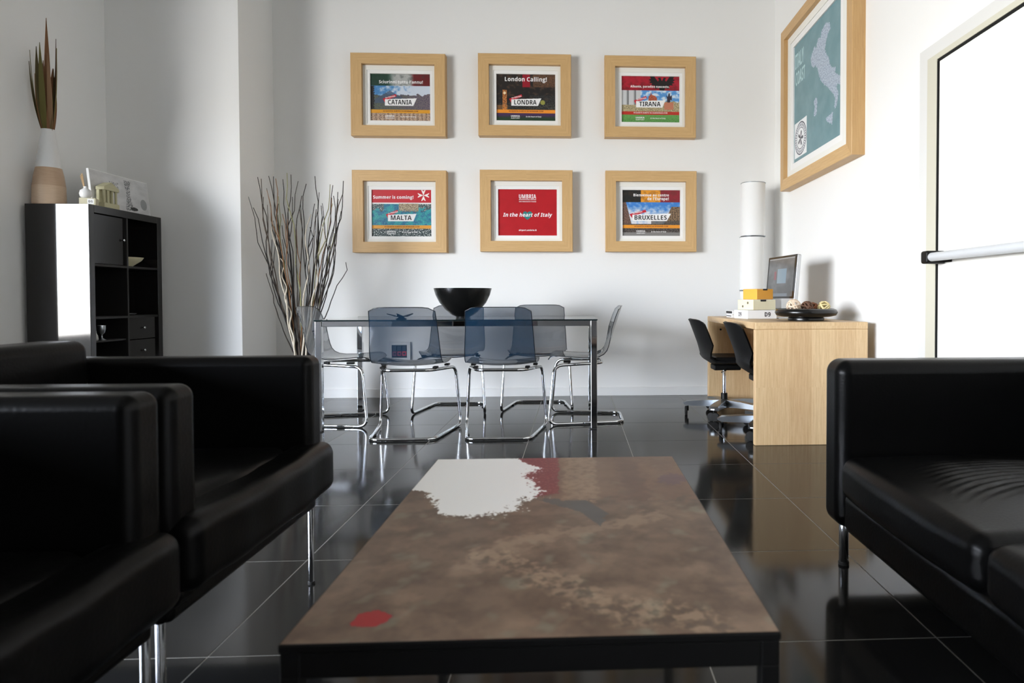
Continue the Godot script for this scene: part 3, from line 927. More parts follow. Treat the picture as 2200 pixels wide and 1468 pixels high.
func posters():
	var W: Material = M.print_white
	var K: Material = M.print_black
	var X := func(u: float): return (u - 0.5) * 0.512
	var Y := func(v: float): return (0.5 - v) * 0.404
	var strip_dark := mat(rgb(120, 50, 20), 0.6)
	var common := func(s, city: String, wide: float, shop: String, strip: Material):
		words(s, city, X.call(0.49), Y.call(0.597), wide * 0.512, K, null, 0.0006, 0.0, 0.040)
		words(s, "Da PERUGIA", X.call(0.5 - wide * 0.42), Y.call(0.487), 0.085, W, null, 0.0006, 0.20)
		words(s, shop, X.call(0.5), Y.call(0.792), 0.30, strip, null, 0.0006, 0.0, 0.013)
		words(s, "UMBRIA", X.call(0.32), Y.call(0.895), 0.078, W)
		words(s, "AIRPORT", X.call(0.32), Y.call(0.94), 0.078, W, null, 0.0006, 0.0, 0.009)
		words(s, "In the heart of Italy", X.call(0.63), Y.call(0.91), 0.135, W, italic_font)
	var strip := func(v: float) -> bool: return v > 0.755 and v < 0.83
	# Catania
	poster("framed poster reading CATANIA, upper left of the six", -1.515, 2.622, func(u: float, v: float):
		var p := Vector2(u, v)
		var n := fbm(u * 9.0, v * 9.0)
		var n2 := fbm(u * 40.0, v * 34.0)
		var c: Color
		if v < 0.25:
			c = rgb(28, 62, 48).lerp(rgb(176, 178, 176), smoothstep(0.26, 0.42, u)).lerp(rgb(104, 26, 30), smoothstep(0.66, 0.74, u))
			c = c.lerp(rgb(60, 70, 66), clampf(n * 0.8, 0.0, 0.5))
		elif v < 0.44 + n * 0.05:
			c = rgb(70, 132, 190).lerp(rgb(206, 216, 230), smoothstep(0.1, 0.6, u + n * 0.4))
		else:
			c = rgb(96, 108, 86).lerp(rgb(128, 110, 120), clampf(u * 1.1 + n2, 0.0, 1.0)).lerp(rgb(60, 60, 84), clampf(n2 * 1.4 + 0.2, 0.0, 0.8))
		if v > 0.25 and v < 0.62 and v > 0.35 + absf(u - 0.32) * 0.75 + n2 * 0.02: c = c.lerp(rgb(74, 92, 116), 0.8)
		if v > 0.25 and v < 0.75 and u < 0.06 + n2 * 0.03: c = rgb(36, 34, 34)
		if v > 0.83: c = rgb(198, 172, 148).lerp(rgb(120, 96, 84), clampf(0.3 + n2 * 1.8 + 0.4 * sin(u * 90.0), 0.0, 1.0))
		c = plate(p, c, 0.26)
		if strip.call(v): c = rgb(226, 160, 44)
		return c,
		func(s):
			words(s, "Sciurinni tuttu l'annu!", X.call(0.51), Y.call(0.165), 0.375, W)
			common.call(s, "CATANIA", 0.40, "ACQUISTA SUBITO SU RYANAIR.COM", strip_dark))
	# Londra
	poster("framed poster reading LONDRA, upper middle of the six", -0.432, 2.634, func(u: float, v: float):
		var p := Vector2(u, v)
		var n := fbm(u * 8.0 + 3.0, v * 8.0)
		var n2 := fbm(u * 42.0, v * 30.0 + 7.0)
		var c := rgb(40, 34, 30).lerp(rgb(28, 30, 34), v).lerp(rgb(104, 76, 58), clampf(n * 1.3 - v * 0.3, 0.0, 0.6))
		if v < 0.27 and u > 0.44 and u < 0.57: c = rgb(150, 22, 40)
		if v < 0.27 and u > 0.62: c = c.lerp(rgb(140, 96, 66), 0.5 + n2 * 0.5)
		if v > 0.45 and v < 0.76 and u > 0.55: c = c.lerp(rgb(60, 62, 64), clampf(0.4 + n2 * 2.0, 0.0, 1.0))
		if u > 0.10 and u < 0.175 and v > 0.33: c = rgb(206, 132, 70).lerp(rgb(90, 54, 36), clampf(0.3 + n2 * 2.2, 0.0, 1.0))
		if Vector2((u - 0.137) / 0.022, (v - 0.40) / 0.03).length() < 1.0: c = rgb(244, 226, 190)
		if v > 0.66 and u < 0.19: c = c.lerp(rgb(238, 140, 48), 0.45)
		if v > 0.62 and v < 0.755: c = c.lerp(rgb(92, 94, 84), clampf(n2 * 2.4, 0.0, 0.8))
		if v > 0.83: c = rgb(70, 46, 84).lerp(rgb(34, 62, 40), smoothstep(0.88, 0.94, v + n2 * 0.05))
		c = plate(p, c, 0.25)
		if Vector2((u - 0.785) / 0.04, (v - 0.60) / 0.05).length() < 1.0: c = rgb(150, 150, 70)
		if strip.call(v): c = rgb(240, 150, 46)
		return c,
		func(s):
			words(s, "London Calling!", X.call(0.50), Y.call(0.115), 0.365, W)
			common.call(s, "LONDRA", 0.38, "ACQUISTA SUBITO SU RYANAIR.COM", strip_dark))
	# Tirana
	poster("framed poster reading TIRANA with a red eagle banner, upper right", 0.662, 2.632, func(u: float, v: float):
		var p := Vector2(u, v)
		var n := fbm(u * 8.0 + 11.0, v * 8.0)
		var n2 := fbm(u * 40.0, v * 30.0 + 17.0)
		var c: Color
		if v < 0.30:
			c = rgb(176, 26, 48).lerp(rgb(128, 20, 34), clampf(v * 2.0 + n, 0.0, 1.0))
			# the two-headed eagle
			var e := Vector2(absf(u - 0.70), v)
			if inside([Vector2(0, 0.10), Vector2(0.03, 0.02), Vector2(0.075, 0.03), Vector2(0.05, 0.07), Vector2(0.07, 0.11), Vector2(0.14, -0.01), Vector2(0.21, 0.0), Vector2(0.19, 0.05), Vector2(0.23, 0.07), Vector2(0.19, 0.10), Vector2(0.22, 0.135), Vector2(0.17, 0.15), Vector2(0.19, 0.19), Vector2(0.13, 0.19), Vector2(0.11, 0.27), Vector2(0.06, 0.24), Vector2(0.03, 0.31), Vector2(0, 0.31)], e): c = rgb(26, 20, 22)
		elif v < 0.55 + n * 0.04:
			c = rgb(86, 150, 214).lerp(rgb(214, 228, 240), clampf(0.4 + n * 1.6, 0.0, 1.0))
		else:
			c = rgb(196, 180, 140).lerp(rgb(128, 120, 92), clampf(0.3 + n2 * 1.8, 0.0, 1.0))
		if v > 0.30 and v < 0.62 and u < 0.33: c = rgb(206, 208, 210).lerp(rgb(120, 122, 124), smoothstep(0.6, 0.9, fposmod(u * 8.0, 1.0)))
		if inside(poly([0.46, 0.56, 0.47, 0.43, 0.50, 0.40, 0.51, 0.34, 0.525, 0.40, 0.58, 0.42, 0.61, 0.46, 0.62, 0.56]), p): c = rgb(190, 96, 66).lerp(rgb(128, 58, 42), clampf(n2 * 2.0, 0.0, 1.0))
		if inside(poly([0.77, 0.40, 0.80, 0.44, 0.815, 0.36, 0.835, 0.36, 0.84, 0.43, 0.87, 0.40, 0.87, 0.52, 0.845, 0.50, 0.84, 0.56, 0.79, 0.56, 0.79, 0.48]), p): c = rgb(52, 44, 58)
		if v > 0.56 and v < 0.72 and u > 0.74 and u < 0.90: c = rgb(196, 124, 96)
		c = plate(p, c, 0.25)
		if v > 0.76 and v < 0.83: c = rgb(190, 50, 36)
		if v > 0.83: c = rgb(104, 164, 84).lerp(rgb(70, 128, 62), clampf(v * 4.0 - 3.4 + n2, 0.0, 1.0))
		return c,
		func(s):
			words(s, "Albania, paradiso nascosto.", X.call(0.49), Y.call(0.225), 0.345, W)
			common.call(s, "TIRANA", 0.37, "ACQUISTA SUBITO SU ALBAWINGS.COM", W))
	# Malta
	poster("framed poster reading MALTA with a white eight-pointed cross, lower left", -1.512, 1.622, func(u: float, v: float):
		var p := Vector2(u, v)
		var n := fbm(u * 7.0 + 21.0, v * 7.0)
		var n2 := fbm(u * 34.0, v * 26.0 + 27.0)
		var c: Color
		if v < 0.27:
			c = rgb(196, 24, 40)
			var q := Vector2((u - 0.865) / 0.095, (v - 0.115) / 0.12)
			var ax := maxf(absf(q.x), absf(q.y))
			var ay := minf(absf(q.x), absf(q.y))
			if ax < 1.0 and ay < ax * 0.42 and not (ax > 0.72 and ay < (ax - 0.72) * 0.9): c = rgb(246, 244, 240)
		else:
			c = rgb(38, 150, 156).lerp(rgb(24, 100, 140), clampf(0.35 + n * 1.8, 0.0, 1.0)).lerp(rgb(120, 196, 190), clampf(n2 * 1.2, 0.0, 0.4))
			if v < 0.30: c = rgb(240, 240, 238)
			if v < 0.46 + n2 * 0.06 and v > 0.29 and u > 0.45 and u < 0.78: c = rgb(190, 172, 142).lerp(rgb(120, 104, 84), clampf(n2 * 2.0 + 0.3, 0.0, 1.0))
			if v < 0.42 + n * 0.1 and v > 0.30 and (u < 0.2 or u > 0.78): c = rgb(54, 82, 84).lerp(rgb(196, 186, 180), clampf(n2 * 2.5, 0.0, 1.0))
		if v > 0.83: c = rgb(30, 48, 52).lerp(rgb(206, 210, 206), clampf(n2 * 3.0, 0.0, 0.9))
		c = plate(p, c, 0.235)
		if strip.call(v): c = rgb(226, 158, 52)
		return c,
		func(s):
			words(s, "Summer is coming!", X.call(0.36), Y.call(0.165), 0.345, W)
			common.call(s, "MALTA", 0.35, "ACQUISTA SUBITO SU RYANAIR.COM", strip_dark))
	# the red one
	var heart := poly([0.495, 0.66, 0.425, 0.585, 0.415, 0.52, 0.44, 0.475, 0.475, 0.475, 0.495, 0.505, 0.52, 0.475, 0.56, 0.475, 0.582, 0.52, 0.57, 0.585])
	poster("framed plain red poster reading In the heart of Italy", -0.422, 1.632, func(u: float, v: float):
		if inside(heart, Vector2(u, v)): return rgb(40, 128, 128)
		return rgb(184, 20, 32).lerp(rgb(172, 18, 30), clampf(fbm(u * 3.0, v * 3.0), 0.0, 1.0)),
		func(s):
			words(s, "UMBRIA", X.call(0.5), Y.call(0.15), 0.150, W, null, 0.0006, 0.0, 0.036)
			words(s, "INTERNATIONAL AIRPORT", X.call(0.5), Y.call(0.217), 0.150, W, null, 0.0006, 0.0, 0.0085)
			words(s, "SAN FRANCESCO D'ASSISI", X.call(0.5), Y.call(0.262), 0.150, W, null, 0.0006, 0.0, 0.0085)
			words(s, "In the heart of Italy", X.call(0.5), Y.call(0.56), 0.425, W, italic_font)
			words(s, "airport.umbria.it", X.call(0.5), Y.call(0.885), 0.155, W))
	# Bruxelles
	poster("framed poster reading BRUXELLES under a black, yellow and red banner", 0.668, 1.632, func(u: float, v: float):
		var p := Vector2(u, v)
		var n := fbm(u * 8.0 + 31.0, v * 8.0)
		var n2 := fbm(u * 44.0, v * 26.0 + 37.0)
		var c: Color
		if v < 0.26:
			c = rgb(24, 26, 24) if u < 0.32 else (rgb(226, 152, 40) if u < 0.66 else rgb(138, 28, 44))
			c = c.lerp(rgb(90, 50, 30), clampf(n * 0.8, 0.0, 0.3))
		elif v < 0.74:
			c = rgb(60, 128, 206).lerp(rgb(226, 226, 232), clampf(smoothstep(0.26, 0.6, v) + n * 0.7 - u * 0.15, 0.0, 1.0))
			if u > 0.84 - (v - 0.40) * 0.35 and v > 0.36: c = rgb(150, 122, 92).lerp(rgb(70, 54, 42), clampf(0.4 + n2 * 2.0 + 0.3 * sin(u * 160.0), 0.0, 1.0))
			if u < 0.07 + (v - 0.3) * 0.2: c = rgb(128, 98, 84).lerp(rgb(84, 62, 56), clampf(0.4 + n2 * 2.0, 0.0, 1.0))
			if v > 0.67 and u > 0.5: c = c.lerp(rgb(70, 66, 62), 0.7)
		else:
			c = rgb(96, 88, 84).lerp(rgb(40, 34, 34), clampf(0.4 + n2 * 2.2, 0.0, 1.0))
			if v > 0.92: c = rgb(130, 128, 126)
		c = plate(p, c, 0.33)
		if strip.call(v): c = rgb(232, 150, 42)
		return c,
		func(s):
			words(s, "Bienvenue au centre", X.call(0.50), Y.call(0.105), 0.315, W)
			words(s, "de l'Europe!", X.call(0.62), Y.call(0.195), 0.190, W)
			common.call(s, "BRUXELLES", 0.56, "ACQUISTA SUBITO SU RYANAIR.COM", strip_dark))

func map_picture():
	# hangs on the right wall, looks to -x: local x runs away from the camera -> towards it as local +x = +z world
	var w := 1.45
	var h := 1.305
	var o := thing("map_frame", "large wood-framed map of Italy on the right wall above the desk", "picture", Vector3(RIGHT, 2.405, -4.833), -PI / 2)
	wooden_frame(o, w, h, 0.085, 0.085)
	part("backing_board", rbox(Vector3(w - 0.16, h - 0.16, 0.004), 0.001, 1), M.mat_board, o, Vector3(0, 0, 0.006))
	part("outer_mat", ring(w - 0.172, h - 0.172, 1.08, 1.02, -0.04, 0.0, 0.046, 0.052), M.mat_board, o)
	var italy := poly([0.44, 0.33, 0.40, 0.29, 0.38, 0.24, 0.42, 0.20, 0.47, 0.17, 0.50, 0.20, 0.54, 0.13, 0.59, 0.15, 0.62, 0.10, 0.70, 0.08, 0.77, 0.11, 0.79, 0.16, 0.74, 0.18, 0.70, 0.22, 0.68, 0.27, 0.71, 0.32, 0.76, 0.37, 0.78, 0.42, 0.82, 0.46, 0.89, 0.48, 0.87, 0.51, 0.92, 0.545, 0.985, 0.58, 1.0, 0.62, 0.96, 0.635, 0.92, 0.61, 0.90, 0.63, 0.94, 0.68, 0.93, 0.72, 0.89, 0.78, 0.86, 0.76, 0.88, 0.71, 0.85, 0.66, 0.79, 0.62, 0.74, 0.58, 0.67, 0.54, 0.60, 0.48, 0.56, 0.43, 0.53, 0.36, 0.49, 0.33])
	var sicily := poly([0.84, 0.79, 0.83, 0.84, 0.83, 0.88, 0.78, 0.86, 0.72, 0.83, 0.71, 0.80, 0.76, 0.80])
	var sardinia := poly([0.46, 0.60, 0.51, 0.58, 0.53, 0.62, 0.52, 0.70, 0.49, 0.73, 0.46, 0.71, 0.47, 0.65])
	var art := paint(480, 460, func(u: float, v: float):
		var p := Vector2(u, v)
		var n := fbm(u * 5.0, v * 5.0)
		var c := rgb(102, 142, 150).lerp(rgb(118, 154, 162), clampf(0.4 + n, 0.0, 1.0))
		var q := p + Vector2(fbm(u * 30.0, v * 30.0), fbm(u * 30.0 + 9.0, v * 30.0)) * 0.012
		for land in [italy, sicily, sardinia]:
			if inside(land, q):
				c = rgb(184, 198, 212).lerp(rgb(136, 152, 176), clampf(0.3 + fbm(u * 60.0, v * 60.0) * 1.8, 0.0, 1.0))
		# the white sticker with a round emblem
		if u > 0.01 and u < 0.30 and v > 0.665 and v < 0.965:
			c = rgb(240, 243, 246)
			var r := Vector2(u - 0.155, v - 0.815).length()
			var a := atan2(v - 0.815, u - 0.155)
			if r < 0.138 and r > 0.128: c = rgb(46, 52, 74)
			if r < 0.122 and r > 0.100 and sin(a * 34.0) > -0.1: c = rgb(84, 88, 110)
			if r < 0.092 and r > 0.086: c = rgb(46, 52, 74)
			if r < 0.062 and cos(a * 5.0) * 0.5 + 0.5 > r / 0.075: c = rgb(40, 44, 60)
		return c)
	var sheet := part("print", flat_picture(0.965, 0.925), picture_mat(art, 0.35), o, Vector3(-0.04, 0.0, 0.034))
	part("inner_mat", ring(1.26, 1.12, 0.965, 0.925, -0.04, 0.0, 0.030, 0.045), M.paper_white, o)
	words(sheet, "ITALY", -0.365, 0.335, 0.20, M.print_pale, null, 0.0006, 0.0, 0.115)
	words(sheet, "COAST", -0.345, 0.195, 0.22, M.print_pale, null, 0.0006, 0.0, 0.105)

# ------------------------------------------------------------------ lamp
func floor_lamp():
	var o := thing("floor_lamp", "tall white cylindrical floor lamp in four tiers behind the desk", "floor lamp", P(1.505, 0, 5.70))
	var shade := mat(rgb(238, 238, 236), 0.7)
	shade.backlight_enabled = true
	shade.backlight = Color(0.3, 0.3, 0.3)
	part("base_plate", lathe([Vector2(0.0, 0.0), Vector2(0.105, 0.0), Vector2(0.105, 0.012), Vector2(0.0, 0.014)], 40), M.steel, o)
	part("pole", lathe([Vector2(0.0, 0.012), Vector2(0.008, 0.012), Vector2(0.008, 1.82), Vector2(0.0, 1.82)], 12), M.steel, o)
	for k in 4:
		var y0 := 0.018 + 0.4575 * k
		var sx := 0.006 * (k % 2) + 0.004 * k
		part("lamp_shade", lathe([Vector2(0.099, y0 + 0.006), Vector2(0.101, y0 + 0.006), Vector2(0.101, y0 + 0.452), Vector2(0.099, y0 + 0.452), Vector2(0.099, y0 + 0.006)], 48), shade, o, Vector3(sx - 0.008, 0, 0))
		var st := start()
		for y in [y0 + 0.003, y0 + 0.453]:
			var circle := []
			for i in 40: circle.append(Vector3(0.1025 * cos(TAU * i / 40), y, 0.1025 * sin(TAU * i / 40)))
			tube_into(st, circle, 0.003, 6, true)
			for i in 3:
				var w := TAU * i / 3.0
				tube_into(st, [Vector3(0, y, 0), Vector3(0.102 * cos(w), y, 0.102 * sin(w))], 0.002, 6)
		part("wire_ring", st.commit(), M.steel, o, Vector3(sx - 0.008, 0, 0))

# ------------------------------------------------------------------ branches
func twig(pts: Array, r0: float, r1: float, wob: float, seed_n: float) -> Array:
	# a smooth wandering path through the given points
	var c := Curve3D.new()
	for i in pts.size():
		var t: Vector3 = (pts[mini(i + 1, pts.size() - 1)] - pts[maxi(i - 1, 0)]) / 6.0
		c.add_point(pts[i], -t, t)
	var n := 18
	var path := []
	var radii := []
	for i in n + 1:
		var k := float(i) / n
		var p := c.sample_baked(c.get_baked_length() * k)
		p += Vector3(fbm(seed_n, k * 3.0), 0, fbm(seed_n + 40.0, k * 3.0)) * wob * k
		path.append(p)
		radii.append(lerpf(r0, r1, k))
	return [path, radii]

func branches():
	var at := P(-2.134, 0, 5.38)
	var v := thing("floor_vase", "dark floor vase holding the dry branches in the corner", "vase", at)
	part("body", lathe([Vector2(0.0, 0.0), Vector2(0.10, 0.0), Vector2(0.115, 0.03), Vector2(0.12, 0.16), Vector2(0.10, 0.30), Vector2(0.075, 0.385), Vector2(0.082, 0.42), Vector2(0.076, 0.42), Vector2(0.068, 0.385), Vector2(0.09, 0.30), Vector2(0.108, 0.16), Vector2(0.10, 0.04), Vector2(0.0, 0.03)], 36), mat(rgb(74, 62, 52), 0.5), v)
	var bunch := thing("branch_bundle", "tall bundle of dry branches and pale curly twigs in the corner", "branches")
	var bark := [mat(rgb(50, 44, 40), 0.8), mat(rgb(74, 63, 54), 0.8), mat(rgb(36, 32, 30), 0.8)]
	var brown := mat(rgb(128, 92, 62), 0.8)
	var moss := mat(rgb(140, 138, 96), 0.8)
	var pale := mat(rgb(206, 196, 178), 0.7)
	# tips as read from the photograph: x, height, and how far the branch leans in depth
	var tips := [[-2.60, 1.865, 0.02], [-2.55, 1.84, -0.05], [-2.52, 1.885, 0.06], [-2.50, 1.87, 0.0], [-2.42, 1.84, -0.08], [-2.40, 1.86, 0.05], [-2.345, 1.89, 0.02], [-2.325, 1.89, -0.06], [-2.115, 1.885, 0.05], [-1.99, 1.80, -0.02], [-1.90, 1.84, 0.03], [-1.865, 1.83, -0.04], [-1.97, 1.76, 0.07], [-2.01, 1.70, 0.0], [-2.18, 1.66, 0.09], [-2.23, 1.70, -0.09], [-2.47, 1.72, 0.1], [-2.56, 1.60, -0.1], [-2.05, 1.62, -0.10], [-2.30, 1.62, 0.12], [-2.08, 1.55, 0.05], [-1.94, 1.60, 0.08], [-2.35, 1.55, -0.12], [-2.14, 1.45, -0.06], [-2.44, 1.48, 0.09], [-2.02, 1.42, 0.10], [-1.885, 1.17, 0.0], [-2.535, 1.08, 0.05], [-2.585, 1.72, 0.08], [-2.48, 1.60, -0.03], [-2.37, 1.72, 0.08], [-2.27, 1.48, 0.02], [-2.20, 1.80, -0.05], [-1.93, 1.70, -0.07], [-2.03, 1.82, 0.04], [-1.95, 1.50, 0.02], [-2.42, 1.64, -0.07], [-2.11, 1.60, -0.02], [-2.51, 1.36, 0.03], [-2.00, 1.30, -0.05]]
	for i in tips.size():
		var t: Array = [tips[i][0] * 0.9505, 0.866 + (tips[i][1] - 0.866) * 0.9505, tips[i][2]]
		var base := Vector3(at.x + rng.randf_range(-0.045, 0.045) + (t[0] + 2.13) * 0.10, 0.05, at.z + rng.randf_range(-0.03, 0.03))
		var neck := Vector3(at.x + (t[0] + 2.13) * 0.16 + rng.randf_range(-0.01, 0.01), 0.44, at.z + rng.randf_range(-0.03, 0.03))
		neck.x = clampf(neck.x, at.x - 0.055, at.x + 0.055)
		var tip := Vector3(t[0], t[1], at.z - t[2])
		var mid := neck.lerp(tip, 0.5) + Vector3((t[0] + 2.13) * 0.10 + rng.randf_range(-0.02, 0.02), 0, rng.randf_range(-0.04, 0.04))
		var bent := twig([base, neck, mid, tip], 0.0068 if i < 20 else 0.006, 0.0026, 0.05, i * 3.7)
		var st := start()
		tube_into(st, bent[0], bent[1], 7)
		if i % 2 == 0 and i != 26:
			# a side shoot
			var k := 11 + (i / 2) % 4
			var a: Vector3 = bent[0][k]
			var e: Vector3 = a.lerp(tip, 0.75) + Vector3(rng.randf_range(-0.09, 0.09), rng.randf_range(-0.02, 0.05), rng.randf_range(-0.04, 0.04))
			tube_into(st, [a, a.lerp(e, 0.35) + Vector3((e.x - a.x) * 0.25, 0, 0), a.lerp(e, 0.7), e], [0.0036, 0.003, 0.0026, 0.002], 6)
		part("branch", st.commit(), brown if i % 9 == 4 else (moss if i % 9 == 7 else bark[i % 3]), bunch)
	# pale curly twigs
	var curly := [[-2.165, 1.56], [-2.46, 1.46], [-2.05, 1.48], [-2.40, 1.20]]
	for i in curly.size():
		var neck := Vector3(at.x + (curly[i][0] * 0.95 + 2.13) * 0.2, 0.42, at.z + 0.04)
		var path := []
		var radii := []
		for k in 60:
			var s := k / 59.0
			var p: Vector3 = neck.lerp(Vector3(curly[i][0] * 0.95, 0.866 + (curly[i][1] - 0.866) * 0.95, at.z + 0.03), s)
			p += Vector3(sin(s * (13.0 + i * 4.0) + i), 0, cos(s * 15.0 + i)) * 0.013 * (0.4 + s)
			path.append(p)
			radii.append(lerpf(0.0075, 0.003, s))
		part("curly_twig", tube(path, radii, 7), pale, bunch)

# ------------------------------------------------------------------ small things
func desk_things():
	var y := 0.725
	# computer
	var c := thing("computer", "silver all-in-one computer with black-edged screen on the desk", "computer", P(1.455, y, 4.68), deg_to_rad(-84.0))
	var al := mat(rgb(206, 208, 210), 0.35, 0.6)
	var tilt := deg_to_rad(-5.0)
	var hd := part("housing", rbox(Vector3(0.485, 0.375, 0.032), 0.010, 3), al, c, Vector3(0, 0.250, 0), Vector3(tilt, 0, 0))
	part("bezel", rbox(Vector3(0.483, 0.298, 0.004), 0.001, 1), mat(Color(0.04, 0.04, 0.045), 0.12), hd, Vector3(0, 0.037, 0.0165))
	var screen := mat(Color.WHITE, 0.15)
	var shot := paint(160, 100, func(u: float, v: float):
		var k := rgb(96, 98, 100).lerp(rgb(150, 152, 154), clampf(0.6 + fbm(u * 2.5, v * 2.5) * 0.5 - v * 0.5, 0.0, 1.0))
		if u > 0.36 and u < 0.72 and v > 0.28 and v < 0.66: k = rgb(178, 190, 196).lerp(rgb(130, 160, 184), u)
		if u > 0.24 and u < 0.32 and v > 0.34 and v < 0.56: k = rgb(160, 96, 106)
		if v < 0.03: k = rgb(190, 192, 194)
		if v > 0.92 and u > 0.2 and u < 0.8: k = rgb(130, 140, 150)
		return k)
	screen.albedo_color = Color(0.05, 0.05, 0.05)
	screen.emission_enabled = true
	screen.emission = Color.BLACK
	screen.emission_texture = shot
	screen.emission_energy_multiplier = 0.7
	part("screen", flat_picture(0.433, 0.270), screen, hd, Vector3(0, 0.037, 0.0190))
	part("stand", rbox(Vector3(0.19, 0.20, 0.006), 0.002, 1), al, c, Vector3(0, 0.105, -0.062), Vector3(deg_to_rad(22.0), 0, 0))
	part("foot", rbox(Vector3(0.19, 0.006, 0.17), 0.002, 1), al, c, Vector3(0, 0.0032, -0.02))
	# flat books
	var white := mat(rgb(240, 240, 240), 0.6)
	for k in 2:
		var b := thing("book", ["thin white book with black spine band, under the other", "thin white book with a broad black spine stripe, on top"][k], "book", P(1.25, y + 0.0265 * k, 4.92), deg_to_rad(3.0 * k), "books on the desk")
		part("cover", rbox(Vector3(0.24, 0.026, 0.17), 0.003, 1), white, b, Vector3(0, 0.0132, 0))
		part("spine_band", rbox(Vector3(0.003, [0.006, 0.016][k], 0.15), 0.001, 1), M.print_black, b, Vector3(-0.1205, 0.013, 0))
	# boxes
	var cream := mat(rgb(232, 226, 194), 0.6)
	var b0 := thing("gift_box", "low white box with black printed mark at the bottom of the stack", "box", P(1.255, y, 4.66), deg_to_rad(12.0), "boxes stacked on the desk")
	part("carton", rbox(Vector3(0.22, 0.060, 0.21), 0.003, 1), white, b0, Vector3(0, 0.0305, 0))
	for s in [0, 1]:
		var face := Node3D.new()
		face.name = "printed_mark" if s == 0 else "printed_mark_side"
		b0.add_child(face)
		face.position = Vector3(-0.1105, 0.031, -0.01) if s == 0 else Vector3(0.04, 0.031, 0.1055)
		face.rotation.y = -PI / 2 if s == 0 else 0.0
		words(face, "D9", 0, 0, 0.044, M.print_black, null, 0.0003, 0.0, 0.030)
	var b1 := thing("gift_box", "cream cardboard box in the middle of the stack, round holes", "box", P(1.262, y + 0.0615, 4.65), deg_to_rad(20.0), "boxes stacked on the desk")
	part("carton", rbox(Vector3(0.185, 0.070, 0.185), 0.003, 1), cream, b1, Vector3(0, 0.0355, 0))
	part("handle_hole", rbox(Vector3(0.045, 0.012, 0.004), 0.001, 1), M.print_black, b1, Vector3(-0.01, 0.064, 0.0925))
	for z in [-0.03, 0.03]:
		part("round_hole", lathe([Vector2(0.0, 0.0), Vector2(0.008, 0.0), Vector2(0.008, 0.003), Vector2(0.0, 0.003)], 14), mat(rgb(120, 112, 90), 0.8), b1, Vector3(-0.0925, 0.036 + z * 0.4, z), Vector3(0, 0, PI / 2))
	var b2 := thing("gift_box", "orange box on top of the stack beside the computer", "box", P(1.272, y + 0.133, 4.65), deg_to_rad(28.0), "boxes stacked on the desk")
	var orange := mat(rgb(246, 176, 70), 0.5)
	part("carton", rbox(Vector3(0.15, 0.072, 0.14), 0.003, 1), orange, b2, Vector3(0, 0.0365, 0))
	part("handle_hole", rbox(Vector3(0.04, 0.010, 0.004), 0.001, 1), M.print_black, b2, Vector3(0.0, 0.068, 0.070))
	# tray with woven balls
	var t := thing("round_tray", "round black footed tray holding woven balls on the desk corner", "tray", P(1.452, y, 4.19))
	part("dish", lathe([Vector2(0.0, 0.026), Vector2(0.15, 0.026), Vector2(0.182, 0.034), Vector2(0.192, 0.052), Vector2(0.184, 0.070), Vector2(0.168, 0.076), Vector2(0.160, 0.064), Vector2(0.14, 0.044), Vector2(0.0, 0.042)], 56), M.ceramic_black, t)
	part("foot", lathe([Vector2(0.0, 0.0), Vector2(0.108, 0.0), Vector2(0.112, 0.010), Vector2(0.105, 0.028), Vector2(0.0, 0.028)], 48), M.ceramic_black, t)
	var kinds := [["pale woven rattan ball at the left of the tray", rgb(226, 204, 180), -0.088, 0.03, 0.046], ["dark brown woven ball in the middle of the tray", rgb(96, 64, 46), -0.012, 0.06, 0.040], ["chestnut woven ball right of the tray's middle", rgb(140, 84, 52), 0.050, -0.015, 0.036], ["cream speckled woven ball at the right of the tray", rgb(222, 206, 152), 0.098, 0.045, 0.040], ["grey brown woven ball at the back of the tray", rgb(150, 126, 108), 0.035, -0.095, 0.038]]
	for kd in kinds:
		var r: float = kd[4]
		var st := start()
		for q in 9:
			var ax := Vector3(rng.randf_range(-1, 1), rng.randf_range(-1, 1), rng.randf_range(-1, 1)).normalized()
			var s1 := ax.cross(Vector3(0.3, 0.8, 0.5)).normalized()
			var s2 := ax.cross(s1)
			var circle := []
			for i in 22: circle.append((s1 * cos(TAU * i / 22) + s2 * sin(TAU * i / 22)) * (r - 0.005) * (1.0 + 0.03 * sin(i * 2.0 + q)))
			tube_into(st, circle, 0.0045, 6, true)
		tag(part("woven_ball", st.commit(), mat(kd[1], 0.7), self, P(1.452 + kd[2], y + 0.045 + r, 4.19 - kd[3])), kd[0], "ball", "woven balls in the tray")

